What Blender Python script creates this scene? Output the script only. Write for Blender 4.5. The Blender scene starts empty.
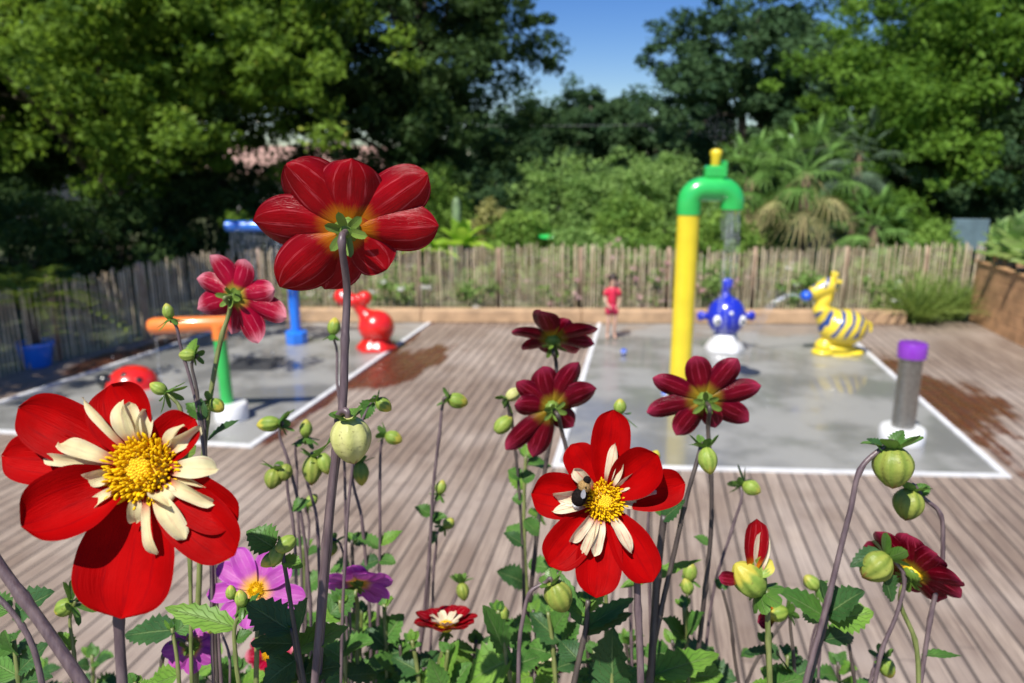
import bpy, math, random
import numpy as np
from mathutils import Vector, Matrix
random.seed(7); rng = np.random.default_rng(11)
C = bpy.context.scene.collection
PI = math.pi

# ------------------------------------------------------------------ camera
FPX, CH = 760.0, 3.2
PITCH = math.atan(181.5/760.0)
cd = bpy.data.cameras.new('camera'); cam = bpy.data.objects.new('camera', cd); C.objects.link(cam)
cam.location = (0, 0, CH); cam.rotation_euler = (PI/2-PITCH, 0, 0)
cd.sensor_width = 23.6; cd.lens = FPX/1024*23.6
cd.clip_start = 0.02; cd.clip_end = 900
cd.dof.use_dof = True; cd.dof.focus_distance = 0.47; cd.dof.aperture_fstop = 5.6
bpy.context.scene.camera = cam

# ------------------------------------------------------------------ world, sun, exposure
SUN_EL = math.radians(56); SUN_AZ = math.radians(-30)      # sun stands behind the camera, to the left
w = bpy.data.worlds.new('World'); bpy.context.scene.world = w; w.use_nodes = True
nt = w.node_tree; nt.nodes.clear()
sky = nt.nodes.new('ShaderNodeTexSky'); sky.sky_type = 'NISHITA'; sky.sun_disc = False
sky.sun_elevation = SUN_EL; sky.sun_rotation = PI - SUN_AZ
sky.air_density = 1.0; sky.dust_density = 0.3; sky.ozone_density = 4.0
bg = nt.nodes.new('ShaderNodeBackground'); bg.inputs[1].default_value = 0.088
out = nt.nodes.new('ShaderNodeOutputWorld')
hs = nt.nodes.new('ShaderNodeHueSaturation'); hs.inputs['Saturation'].default_value = 1.36; hs.inputs['Hue'].default_value = 0.518
nt.links.new(sky.outputs[0], hs.inputs['Color']); nt.links.new(hs.outputs[0], bg.inputs[0]); nt.links.new(bg.outputs[0], out.inputs[0])
sl = bpy.data.lights.new('sun', 'SUN'); sun = bpy.data.objects.new('sun', sl); C.objects.link(sun)
sl.energy = 5.0; sl.angle = math.radians(0.53); sl.color = (1.0, 0.96, 0.89)
sdir = Vector((math.sin(SUN_AZ)*math.cos(SUN_EL), -math.cos(SUN_AZ)*math.cos(SUN_EL), math.sin(SUN_EL)))
sun.rotation_euler = sdir.to_track_quat('Z', 'Y').to_euler(); sun.location = sdir*50
vs = bpy.context.scene.view_settings
bpy.context.scene.display_settings.display_device = 'sRGB'
vs.view_transform = 'Standard'; vs.look = 'None'; vs.gamma = 1; vs.exposure = 0.42
bpy.context.scene.cycles.max_bounces = 8
bpy.context.scene.cycles.transparent_max_bounces = 64

# ------------------------------------------------------------------ pixel helpers
cp, sp_ = math.cos(PITCH), math.sin(PITCH)
CAM = Vector((0, 0, CH)); FW = Vector((0, cp, -sp_)); UP = Vector((0, sp_, cp)); RT = Vector((1, 0, 0))
def ray(px, py): return RT*((px-512)/FPX) + UP*((341.5-py)/FPX) + FW
def P(px, py, d): return CAM + ray(px, py)*d
def G(px, py, z=0.0):
    r = ray(px, py); return CAM + r*((z-CH)/r.z)
def HZ(x, y, py):
    v = (341.5-py)/FPX; return CH + y*(v*cp-sp_)/(cp+v*sp_)
def at(px, y, z=0.0):                       # ground point at forward distance y under picture column px
    d = y*cp - (z-CH)*sp_
    return Vector(((px-512)/FPX*d, y, z))

# ------------------------------------------------------------------ material helpers
def newmat(name):
    m = bpy.data.materials.new(name); m.use_nodes = True
    n = m.node_tree; n.nodes.clear()
    return m, n
def N(n, t, **k):
    x = n.nodes.new(t)
    for a, b in k.items(): setattr(x, a, b)
    return x
def L(n, a, b): n.links.new(a, b)
def math_(n, op, a, b=None, c=None, clamp=False):
    x = N(n, 'ShaderNodeMath', operation=op); x.use_clamp = clamp
    for i, v in enumerate((a, b, c)):
        if v is None: continue
        if isinstance(v, (int, float)): x.inputs[i].default_value = v
        else: L(n, v, x.inputs[i])
    return x.outputs[0]
def mapr(n, v, a, b, c=0.0, d=1.0, smooth=True):
    x = N(n, 'ShaderNodeMapRange'); x.interpolation_type = 'SMOOTHSTEP' if smooth else 'LINEAR'
    L(n, v, x.inputs[0])
    for i, q in enumerate((a, b, c, d)): x.inputs[i+1].default_value = q
    return x.outputs[0]
def mixc(n, fac, a, b, mode='MIX'):
    x = N(n, 'ShaderNodeMix', data_type='RGBA', blend_type=mode)
    for i, v in ((0, fac), (6, a), (7, b)):
        if isinstance(v, (int, float)): x.inputs[i].default_value = v
        elif isinstance(v, tuple): x.inputs[i].default_value = (*v[:3], 1)
        else: L(n, v, x.inputs[i])
    return x.outputs[2]
def noise(n, scale, detail=3, vec=None, rough=.55):
    x = N(n, 'ShaderNodeTexNoise'); x.inputs['Scale'].default_value = scale
    x.inputs['Detail'].default_value = detail; x.inputs['Roughness'].default_value = rough
    if vec is None:
        tc = N(n, 'ShaderNodeTexCoord'); vec = tc.outputs['Object']
    L(n, vec, x.inputs['Vector']); return x.outputs[0]
def finish(m, n, col, rough=.5, metallic=0., bump=None, bumpd=.01, trans=0., coat=0., coatr=.05, tcol=None, spec=.5, bstr=1.0):
    b = N(n, 'ShaderNodeBsdfPrincipled')
    if isinstance(col, tuple): b.inputs['Base Color'].default_value = (*col[:3], 1)
    else: L(n, col, b.inputs['Base Color'])
    for k, v in (('Roughness', rough), ('Metallic', metallic), ('Coat Weight', coat), ('Coat Roughness', coatr), ('Specular IOR Level', spec)):
        if isinstance(v, (int, float)): b.inputs[k].default_value = v
        else: L(n, v, b.inputs[k])
    if bump is not None:
        bp = N(n, 'ShaderNodeBump'); bp.inputs['Distance'].default_value = bumpd; bp.inputs['Strength'].default_value = bstr
        L(n, bump, bp.inputs['Height']); L(n, bp.outputs[0], b.inputs['Normal'])
    o = N(n, 'ShaderNodeOutputMaterial')
    if trans > 0:
        t = N(n, 'ShaderNodeBsdfTranslucent'); c = tcol if tcol is not None else col
        if isinstance(c, tuple): t.inputs[0].default_value = (*c[:3], 1)
        else: L(n, c, t.inputs[0])
        mx = N(n, 'ShaderNodeMixShader'); mx.inputs[0].default_value = trans
        L(n, b.outputs[0], mx.inputs[1]); L(n, t.outputs[0], mx.inputs[2]); L(n, mx.outputs[0], o.inputs[0])
    else: L(n, b.outputs[0], o.inputs[0])
    return m
def sc(c, k): return tuple(min(1, x*k) for x in c)
def pm(name, col, rough=.5, var=.2, scale=8., bump=0., detail=4, **k):
    m, n = newmat(name); f = noise(n, scale, detail)
    c = mixc(n, mapr(n, f, .3, .7), sc(col, 1-var), sc(col, 1+var))
    return finish(m, n, c, rough, bump=(f if bump else None), bumpd=bump, **k)
def leafmat(name, dark, light, rough=.6, trans=.3, scale=.6, ycol=None, spec=.12):
    m, n = newmat(name)
    a = N(n, 'ShaderNodeAttribute', attribute_name='tone')
    t = math_(n, 'ADD', math_(n, 'MULTIPLY', noise(n, scale, 2), .6), math_(n, 'MULTIPLY', a.outputs['Fac'], .6))
    c = mixc(n, mapr(n, t, .25, .95), dark, light)
    if ycol: c = mixc(n, mapr(n, a.outputs['Fac'], .9, 1.0), c, ycol)
    tc = mixc(n, .5, c, (light[0]*1.5, light[1]*1.5, light[2]))
    return finish(m, n, c, rough, trans=trans, tcol=tc, spec=spec)

def petalmat(name, main, edge, streak, sfac, base, bpos=(.10, .3), rough=.38, trans=.22, tip=None, sfreq=9., spec=.16, bumpd=.0003):
    """UV.x across the petal, UV.y along it"""
    m, n = newmat(name)
    uv = N(n, 'ShaderNodeTexCoord'); s = N(n, 'ShaderNodeSeparateXYZ'); L(n, uv.outputs['UV'], s.inputs[0])
    u, v = s.outputs[0], s.outputs[1]
    mp = N(n, 'ShaderNodeMapping'); mp.inputs['Scale'].default_value = (14, 1.6, 1); L(n, uv.outputs['UV'], mp.inputs[0])
    oi = N(n, 'ShaderNodeObjectInfo'); cbo = N(n, 'ShaderNodeCombineXYZ'); L(n, math_(n, 'MULTIPLY', oi.outputs['Random'], 40.), cbo.inputs[0]); L(n, cbo.outputs[0], mp.inputs['Location'])
    nz = noise(n, 3, 3, mp.outputs[0])
    nz2 = noise(n, 60, 3)
    uc = math_(n, 'ABSOLUTE', math_(n, 'SUBTRACT', u, .5))
    c = mixc(n, mapr(n, uc, .15, .5), main, edge)
    c = mixc(n, mapr(n, nz2, .35, .75), c, sc(main, .7))
    ln = math_(n, 'SINE', math_(n, 'ADD', math_(n, 'MULTIPLY', uc, sfreq*PI), math_(n, 'MULTIPLY', nz, 2.2)))
    lm = math_(n, 'MULTIPLY', mapr(n, ln, .82, 1.0), mapr(n, v, .25, .6))
    lm = math_(n, 'MULTIPLY', lm, mapr(n, nz, .38, .62))
    c = mixc(n, math_(n, 'MULTIPLY', lm, sfac), c, streak)
    if tip is not None:
        tn = math_(n, 'ADD', v, math_(n, 'MULTIPLY', math_(n, 'SUBTRACT', nz, .5), .45))
        c = mixc(n, math_(n, 'MULTIPLY', mapr(n, tn, .72, .98), .75), c, tip)
    bn = math_(n, 'SUBTRACT', v, math_(n, 'MULTIPLY', math_(n, 'SUBTRACT', nz, .5), .18))
    c = mixc(n, mapr(n, bn, bpos[0], bpos[1]), base, c)
    h = math_(n, 'ADD', math_(n, 'MULTIPLY', nz, .7), math_(n, 'MULTIPLY', nz2, .2))
    return finish(m, n, c, rough, trans=trans, bump=h, bumpd=bumpd, spec=spec)

# ------------------------------------------------------------------ mesh builder
class MB:
    def __init__(s): s.v = []; s.f = []; s.uv = []; s.mi = []; s.cur = 0
    def add(s, vs_, fs, uvs=None):
        o = len(s.v); s.v += [tuple(q) for q in vs_]
        s.uv += list(uvs) if uvs is not None else [(0.5, 0.5)]*len(vs_)
        for f_ in fs: s.f.append(tuple(o+i for i in f_)); s.mi.append(s.cur)
        return s
    def box(s, c, size, rz=0., bev=0., R=None):
        c = Vector(c); hx, hy, hz = size[0]/2, size[1]/2, size[2]/2
        M = R if R is not None else Matrix.Rotation(rz, 3, 'Z')
        if bev <= 0:
            q = [M@Vector((x*hx, y*hy, z*hz))+c for z in (-1, 1) for y in (-1, 1) for x in (-1, 1)]
            return s.add(q, [(0, 2, 3, 1), (4, 5, 7, 6), (0, 1, 5, 4), (1, 3, 7, 5), (3, 2, 6, 7), (2, 0, 4, 6)])
        b = min(bev, hx*.9, hy*.9, hz*.9); idx = {}; q = []
        for x in (-1, 1):
            for y in (-1, 1):
                for z in (-1, 1):
                    for a in range(3):
                        p = [x*(hx-b), y*(hy-b), z*(hz-b)]; p[a] = (x*hx, y*hy, z*hz)[a]
                        idx[(x, y, z, a)] = len(q); q.append(M@Vector(p)+c)
        F = []
        for a in range(3):
            b1, b2 = (a+1) % 3, (a+2) % 3
            for sg in (-1, 1):
                k = []
                for (i, j) in ((-1, -1), (1, -1), (1, 1), (-1, 1)):
                    t = [0, 0, 0]; t[a] = sg; t[b1] = i; t[b2] = j; k.append(idx[(*t, a)])
                F.append(tuple(k if sg > 0 else k[::-1]))
            for i in (-1, 1):
                for j in (-1, 1):
                    t = [0, 0, 0]; t[b1] = i; t[b2] = j; t[a] = -1; t2 = list(t); t2[a] = 1
                    F.append((idx[(*t, b1)], idx[(*t2, b1)], idx[(*t2, b2)], idx[(*t, b2)]))
        for x in (-1, 1):
            for y in (-1, 1):
                for z in (-1, 1): F.append(tuple(idx[(x, y, z, a)] for a in range(3)))
        return s.add(q, F)
    def tube(s, pts, rad, seg=8, caps=True):
        pts = [Vector(p) for p in pts]; n = len(pts)
        if not hasattr(rad, '__len__'): rad = [rad]*n
        q = []; uv = []; prev = None
        for i, p in enumerate(pts):
            t = (pts[min(i+1, n-1)]-pts[max(i-1, 0)]); t = t.normalized() if t.length > 1e-9 else Vector((0, 0, 1))
            if prev is None:
                a = Vector((1, 0, 0)) if abs(t.x) < .8 else Vector((0, 1, 0)); prev = (a-t*a.dot(t)).normalized()
            else:
                prev = prev-t*prev.dot(t); prev = prev.normalized() if prev.length > 1e-6 else t.orthogonal().normalized()
            b = t.cross(prev)
            for k in range(seg):
                an = 2*PI*k/seg; q.append(p+(prev*math.cos(an)+b*math.sin(an))*rad[i]); uv.append((k/seg, i/(n-1)))
        F = [(i*seg+k, i*seg+(k+1) % seg, (i+1)*seg+(k+1) % seg, (i+1)*seg+k) for i in range(n-1) for k in range(seg)]
        if caps: F.append(tuple(range(seg))[::-1]); F.append(tuple((n-1)*seg+k for k in range(seg)))
        return s.add(q, F, uv)
    def lathe(s, prof, o, seg=24, axis=None, lobes=0, lamp=0.):
        """prof: (radius, height) list"""
        o = Vector(o); A = Vector(axis).normalized() if axis is not None else Vector((0, 0, 1))
        X = A.orthogonal().normalized() if axis is not None else Vector((1, 0, 0)); Y = A.cross(X)
        q = []; uv = []; n = len(prof)
        for i, (r, h) in enumerate(prof):
            for k in range(seg):
                an = 2*PI*k/seg; rr = r*(1+lamp*math.cos(lobes*an))
                q.append(o+A*h+X*rr*math.cos(an)+Y*rr*math.sin(an)); uv.append((k/seg, i/(n-1)))
        F = [(i*seg+k, i*seg+(k+1) % seg, (i+1)*seg+(k+1) % seg, (i+1)*seg+k) for i in range(n-1) for k in range(seg)]
        if prof[0][0] > 1e-5: F.append(tuple(range(seg))[::-1])
        if prof[-1][0] > 1e-5: F.append(tuple((n-1)*seg+k for k in range(seg)))
        return s.add(q, F, uv)
    def ell(s, c, r, R=None, seg=20, rings=12):
        c = Vector(c); q = []; uv = []
        for i in range(rings+1):
            th = PI*i/rings
            for k in range(seg):
                an = 2*PI*k/seg
                p = Vector((r[0]*math.sin(th)*math.cos(an), r[1]*math.sin(th)*math.sin(an), r[2]*math.cos(th)))
                q.append((R@p if R is not None else p)+c); uv.append((k/seg, i/rings))
        F = [(i*seg+k, (i+1)*seg+k, (i+1)*seg+(k+1) % seg, i*seg+(k+1) % seg) for i in range(rings) for k in range(seg)]
        return s.add(q, F, uv)
    def prism(s, poly, z0, z1):
        n = len(poly); q = [Vector((x, y, z)) for z in (z0, z1) for (x, y) in poly]
        F = [tuple(range(n))[::-1], tuple(range(n, 2*n))]+[(i, (i+1) % n, n+(i+1) % n, n+i) for i in range(n)]
        return s.add(q, F)
    def build(s, name, mats, parent=None, smooth=True, angle=None, merge=False):
        me = bpy.data.meshes.new(name)
        off = Vector((0, 0, 0)); p = parent
        while p is not None: off += Vector(p.location); p = p.parent
        vv = np.array([tuple(x) for x in s.v], dtype=float).reshape(-1, 3)-np.array(off)
        me.from_pydata(vv.tolist(), [], s.f); 
        uvl = me.uv_layers.new(name='UVMap')
        li = np.empty(len(me.loops), dtype=np.int32); me.loops.foreach_get('vertex_index', li)
        uvl.data.foreach_set('uv', np.array(s.uv, dtype=np.float32)[li].ravel())
        if not isinstance(mats, (list, tuple)): mats = [mats]
        for m in mats: me.materials.append(m)
        me.polygons.foreach_set('material_index', s.mi)
        if smooth: me.polygons.foreach_set('use_smooth', [True]*len(me.polygons))
        me.update()
        if angle is not None: me.set_sharp_from_angle(angle=math.radians(angle))
        o = bpy.data.objects.new(name, me); C.objects.link(o)
        if parent is not None: o.parent = parent
        return o
def thing(name, loc, label, cat, group=None):
    o = bpy.data.objects.new(name, None); C.objects.link(o); o.location = loc; o.empty_display_size = .1
    o['label'] = label; o['category'] = cat
    if group: o['group'] = group
    return o
def tag(o, label, cat, group=None, kind=None):
    if label: o['label'] = label
    if cat: o['category'] = cat
    if group: o['group'] = group
    if kind: o['kind'] = kind
    return o
def struct(o, label=None): o['kind'] = 'structure'; return o
def spline(pts, k=6):
    pts = [Vector(p) for p in pts]; n = len(pts)
    if n < 3: return [pts[0].lerp(pts[-1], i/k) for i in range(k+1)]
    T_ = [0.]
    for i in range(1, n): T_.append(T_[-1]+max(1e-5, (pts[i]-pts[i-1]).length))
    m = []
    for i in range(n):
        if i == 0: m.append((pts[1]-pts[0])/(T_[1]-T_[0]))
        elif i == n-1: m.append((pts[-1]-pts[-2])/(T_[-1]-T_[-2]))
        else:
            h0, h1 = T_[i]-T_[i-1], T_[i+1]-T_[i]; s0 = (pts[i]-pts[i-1])/h0; s1 = (pts[i+1]-pts[i])/h1
            m.append((s0*h1+s1*h0)/(h0+h1))
    r = []
    for i in range(n-1):
        h = T_[i+1]-T_[i]
        for j in range(k):
            t = j/k; t2 = t*t; t3 = t2*t
            r.append(pts[i]*(2*t3-3*t2+1)+m[i]*h*(t3-2*t2+t)+pts[i+1]*(-2*t3+3*t2)+m[i+1]*h*(t3-t2))
    r.append(pts[-1]); return r

# ------------------------------------------------------------------ setting: ground, deck, pads
BD = math.radians(10)                                # deck boards run 10 degrees right of straight ahead
def deck_material():
    m, n = newmat('grooved_deck_wood')
    tc = N(n, 'ShaderNodeTexCoord'); mp = N(n, 'ShaderNodeMapping'); mp.inputs['Rotation'].default_value = (0, 0, BD)
    L(n, tc.outputs['Object'], mp.inputs[0]); s = N(n, 'ShaderNodeSeparateXYZ'); L(n, mp.outputs[0], s.inputs[0])
    xx, yy = s.outputs[0], s.outputs[1]
    bw = .145
    bx_ = math_(n, 'DIVIDE', xx, bw); bid = math_(n, 'FLOOR', bx_); fx = math_(n, 'FRACT', bx_)
    # staggered board ends
    wn0 = N(n, 'ShaderNodeTexWhiteNoise', noise_dimensions='1D'); L(n, bid, wn0.inputs['W'])
    ly = math_(n, 'ADD', math_(n, 'DIVIDE', yy, 3.9), math_(n, 'MULTIPLY', wn0.outputs[0], 7.))
    bj = math_(n, 'FLOOR', ly); fy = math_(n, 'FRACT', ly)
    wn = N(n, 'ShaderNodeTexWhiteNoise', noise_dimensions='2D'); cb = N(n, 'ShaderNodeCombineXYZ')
    L(n, bid, cb.inputs[0]); L(n, bj, cb.inputs[1]); L(n, cb.outputs[0], wn.inputs['Vector'])
    d = math_(n, 'ABSOLUTE', math_(n, 'SUBTRACT', fx, .5))
    gap = mapr(n, d, .42, .465)
    jend = mapr(n, math_(n, 'ABSOLUTE', math_(n, 'SUBTRACT', fy, .5)), .4985, .4995, 0, .6)
    gap = math_(n, 'MAXIMUM', gap, jend)
    rid = math_(n, 'SINE', math_(n, 'MULTIPLY', fx, 2*PI*6))        # fine anti-slip ridges
    m2 = N(n, 'ShaderNodeMapping'); m2.inputs['Scale'].default_value = (14, .5, 1); L(n, mp.outputs[0], m2.inputs[0])
    gr = noise(n, 3.0, 6, m2.outputs[0], .65); big = noise(n, .55, 4); med = noise(n, 4, 5)
    c = mixc(n, mapr(n, wn.outputs[0], 0, 1, smooth=False), (.27, .20, .145), (.45, .355, .27))
    c = mixc(n, mapr(n, gr, .3, .72), sc((.2, .14, .105), .8), c)
    c = mixc(n, math_(n, 'MULTIPLY', mapr(n, big, .4, .7), .45), c, (.54, .46, .39))
    c = mixc(n, math_(n, 'MULTIPLY', mapr(n, med, .52, .75), .35), c, (.17, .115, .09))
    c = mixc(n, math_(n, 'MULTIPLY', mapr(n, rid, .1, -1.0), .34), c, (.1, .072, .06))
    # wet patches with their own shapes
    wet = None
    wno = noise(n, 1.7, 5)
    for (ax, ay, bx2, by2, hw) in WETS:
        a = G(ax, ay); b = G(bx2, by2); c0 = (a+b)/2; dv = b-a; ang = math.atan2(dv.y, dv.x); ll = dv.length/2+hw*.6
        q = N(n, 'ShaderNodeMapping'); q.vector_type = 'TEXTURE'
        q.inputs['Location'].default_value = (c0.x, c0.y, 0); q.inputs['Rotation'].default_value = (0, 0, ang)
        q.inputs['Scale'].default_value = (ll, hw, 1); L(n, tc.outputs['Object'], q.inputs[0])
        vl = N(n, 'ShaderNodeVectorMath', operation='LENGTH'); L(n, q.outputs[0], vl.inputs[0])
        e = mapr(n, math_(n, 'ADD', vl.outputs['Value'], math_(n, 'ADD', math_(n, 'MULTIPLY', math_(n, 'SUBTRACT', wno, .5), 1.3), math_(n, 'ADD', math_(n, 'MULTIPLY', math_(n, 'SUBTRACT', gr, .5), .6), math_(n, 'MULTIPLY', math_(n, 'SUBTRACT', wn.outputs[0], .5), .35)))), 1.10, .84)
        wet = e if wet is None else math_(n, 'MAXIMUM', wet, e)
    r_w = noise(n, 5, 4)
    dark = mixc(n, 1., mixc(n, mapr(n, gr, .38, .62), sc((.24, .1, .06), 1.), c), (.42, .24, .16), 'MULTIPLY')
    c = mixc(n, wet, c, dark)
    c = mixc(n, gap, c, (.035, .026, .022))
    hgt = math_(n, 'SUBTRACT', math_(n, 'ADD', math_(n, 'MULTIPLY', rid, .12), math_(n, 'MULTIPLY', gr, .25)), math_(n, 'MULTIPLY', gap, 1.0))
    r = math_(n, 'SUBTRACT', .62, math_(n, 'MULTIPLY', wet, mapr(n, r_w, .4, .6, .25, .52)))
    r = math_(n, 'ADD', r, math_(n, 'MULTIPLY', gr, .12))
    return finish(m, n, c, r, bump=hgt, bumpd=.006)
WETS = [(330, 392, 440, 350, .55), (262, 445, 425, 328, .16), (878, 352, 1016, 470, .22), (930, 385, 965, 415, .75), (905, 372, 990, 430, .42), (80, 372, 190, 338, .45), (560, 345, 592, 330, .12)]
M_deck = deck_material()
M_ground = pm('garden_soil_and_grass', (.07, .085, .03), .9, .5, 1.2, .03)
M_soil = pm('dark_potting_soil', (.05, .035, .025), .95, .4, 40, .01)
g = MB(); g.add([(-300, -80, -.06), (300, -80, -.06), (300, 500, -.06), (-300, 500, -.06)], [(0, 1, 2, 3)])
struct(g.build('ground', M_ground, smooth=False))
FL0 = G(-90, 400); FL1 = G(236, 314); FR = G(975, 319)          # foot of the fence
d = MB(); d.prism([(-12, 1.5), (12, 1.5), (12, 14.2), (FR.x+.3, 15.0), (FL1.x, FL1.y-.02), (FL0.x, FL0.y), (-12, FL0.y-2)], -.05, 0)
struct(d.build('deck', M_deck, smooth=False))

def pad_material():
    m, n = newmat('wet_grey_concrete')
    a = noise(n, .8, 5); b = noise(n, 60, 4); c3 = noise(n, 3.5, 4)
    c = mixc(n, mapr(n, a, .38, .60), (.20, .197, .182), (.30, .295, .272))
    c = mixc(n, math_(n, 'MULTIPLY', mapr(n, b, .45, .7), .3), c, (.19, .185, .17))
    c = mixc(n, math_(n, 'MULTIPLY', mapr(n, c3, .55, .75), .25), c, (.34, .335, .32))
    film = mapr(n, a, .56, .42, 0.1, 1.0)
    return finish(m, n, c, .42, coat=film, coatr=.09, bump=math_(n, 'ADD', b, math_(n, 'MULTIPLY', c3, 2.)), bumpd=.0006)
M_pad = pad_material()
M_coping = pm('white_pool_edging', (.66, .66, .65), .5, .12, 6, .002)
def strip(mb, a, b, wd, z0, z1):
    a, b = Vector((a.x, a.y, 0)), Vector((b.x, b.y, 0)); d_ = (b-a); n_ = Vector((-d_.y, d_.x, 0)).normalized()*wd/2
    mb.prism([((a-n_).x, (a-n_).y), ((b-n_).x, (b-n_).y), ((b+n_).x, (b+n_).y), ((a+n_).x, (a+n_).y)], z0, z1)
def pad(corners):
    q = [G(*c) for c in corners]
    p = MB(); p.add([(v.x, v.y, .004) for v in q], [(0, 1, 2, 3)]); p.build('splash_pad', M_pad, smooth=False)['kind'] = 'structure'
    e = MB(); ctr = sum(q, Vector())/4; W_ = .075
    # mitred frame, inner and outer loops
    inn = []; outr = []
    for i in range(4):
        a, b, c = q[i-1], q[i], q[(i+1) % 4]; d1 = (a-b).normalized(); d2 = (c-b).normalized(); bis = (d1+d2); k = W_/2/max(.2, abs(d1.cross(d2).z))
        inn.append(b+bis*k); outr.append(b-bis*k)
    for i in range(4):
        j = (i+1) % 4
        e.prism([(inn[i].x, inn[i].y), (inn[j].x, inn[j].y), (outr[j].x, outr[j].y), (outr[i].x, outr[i].y)][::-1], .001, .022)
    o = e.build('pool_edging', M_coping, smooth=False); o['kind'] = 'structure'
    return q
padR = pad([(556, 466), (1006, 477), (834, 323.5), (600, 322)])
padL = pad([(-75, 428), (251, 447), (431, 322), (243, 322)])

# terrace the photographer stands on and the raised bed of the dahlias
ZS = 2.12
M_stone = pm('terrace_stone', (.32, .29, .25), .8, .2, 5, .01)
M_timber = pm('pale_sawn_timber', (.50, .34, .21), .6, .22, 5, .003)
t_ = MB(); t_.box((0, -1.9, .8), (9, 4.2, 1.6)); struct(t_.build('terrace', M_stone, smooth=False))
wl = thing('raised_bed', (0, .78, 0), 'timber raised bed at the front, holding the dahlias', 'planter')
b = MB()
for z in (.35, 1.05, 1.75): b.box((0, 1.32, z), (5.2, .06, .69), bev=.01)
for z in (1.75,): b.box((0, .24, z+.02), (5.2, .06, .69), bev=.01)
for x in (-2.63, 2.63): b.box((x, .78, 1.05), (.06, 1.14, 2.1), bev=.01)
b.build('side_board', M_timber, wl, smooth=False)
b = MB(); b.box((0, .78, 1.02), (5.18, 1.0, 2.12)); b.build('soil_fill', M_soil, wl, smooth=False)

# ------------------------------------------------------------------ timber kerb beam, fences
M_beam = pm('larch_beam', (.46, .30, .17), .6, .2, 3, .004)
k0 = G(262, 322.5); k1 = G(906, 325); dv = (k1-k0); ang = math.atan2(dv.y, dv.x)
bt = thing('timber_border', ((k0+k1)/2), 'long pale squared timber edging lying along the foot of the back fence', 'edging')
nb = 4
for i in range(nb):
    a = k0.lerp(k1, i/nb); c = k0.lerp(k1, (i+1)/nb); mid = (a+c)/2+Vector((-math.sin(ang), math.cos(ang), 0))*.17
    mb = MB(); mb.box((mid.x, mid.y, .135), ((c-a).length-.012, .34, .25), ang, .012); mb.build('beam', M_beam, bt, smooth=False)

def palemat():
    m, n = newmat('weathered_chestnut_pales')
    uv = N(n, 'ShaderNodeTexCoord'); mp = N(n, 'ShaderNodeMapping'); mp.inputs['Scale'].default_value = (7, 7, .8); L(n, uv.outputs['Object'], mp.inputs[0])
    a = noise(n, 3., 2, mp.outputs[0]); b = noise(n, 9, 4, mp.outputs[0])
    c = mixc(n, mapr(n, a, .3, .7), (.48, .36, .22), (.80, .68, .47))
    c = mixc(n, math_(n, 'MULTIPLY', mapr(n, b, .5, .8), .5), c, (.10, .075, .05))
    return finish(m, n, c, .8, bump=b, bumpd=.004)
M_pale = palemat(); M_post = pm('round_fence_post', (.36, .25, .17), .8, .25, 5, .004); M_wire = pm('galvanised_wire', (.4, .4, .4), .4, .1, 20, metallic=.8)
def fence(a, b, label, posts, h=1.42, gap=.080):
    t = thing('paling_fence', (a+b)/2, label, 'fence')
    dv = b-a; Ln = dv.length; u = dv.normalized(); nn = Vector((-u.y, u.x, 0))
    cuts = [0.]+list(posts)+[Ln]
    for i in range(len(cuts)-1):
        mb = MB(); x = cuts[i]+.05
        while x < cuts[i+1]-.04:
            p = a+u*x; wd = random.uniform(.011, .019); hh = h+random.uniform(-.07, .05)-.06*math.sin(x*.7)
            lean = u*random.uniform(-.03, .03)+nn*random.uniform(-.01, .01)
            base = p+nn*random.uniform(-.012, .012)
            mb.tube([base+Vector((0, 0, .01)), base+lean*.4+Vector((0, 0, hh*.5)), base+lean+Vector((0, 0, hh-.05)), base+lean+Vector((0, 0, hh))], [wd, wd, wd*.95, wd*.3], 5)
            x += gap*random.uniform(.78, 1.22)
        mb.build('paling_panel', M_pale, t, smooth=False)
        for z in (.25, .72, 1.2):
            mb = MB(); mb.tube([a+u*cuts[i]+nn*.02+Vector((0, 0, z)), a+u*cuts[i+1]+nn*.02+Vector((0, 0, z))], .003, 4); mb.build('wire', M_wire, t)
    for x in posts:
        p = a+u*x+nn*.075
        mb = MB(); mb.tube([p, p+Vector((0, 0, 1.36)), p+Vector((0, 0, 1.4))], [.055, .05, .03], 10); mb.build('post', M_post, t)
    return t
# posts by picture column
def along(a, b, px, py=300):
    # distance along a-b where the column px crosses
    lo, hi = 0., (b-a).length; u = (b-a).normalized()
    for _ in range(40):
        m = (lo+hi)/2; q = a+u*m-CAM; x = 512+FPX*q.x/(q.dot(FW))
        if x < px: lo = m
        else: hi = m
    return lo
fa = G(228, 316)+Vector((0, .1, 0)); fb = G(986, 313)+Vector((0, .25, 0))
fence(fa, fb, 'long chestnut paling fence in full sun across the back of the deck', [along(fa, fb, x) for x in (262, 340, 420, 499, 580, 667, 752, 843, 922)])
fl0 = G(-75, 398); fl1 = G(224, 317)+Vector((0, .08, 0))
fence(fl0, fl1, 'shaded chestnut paling fence running along the left edge of the deck behind the blue pot', [along(fl0, fl1, x) for x in (-40, 62, 150)], h=1.38)

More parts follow.
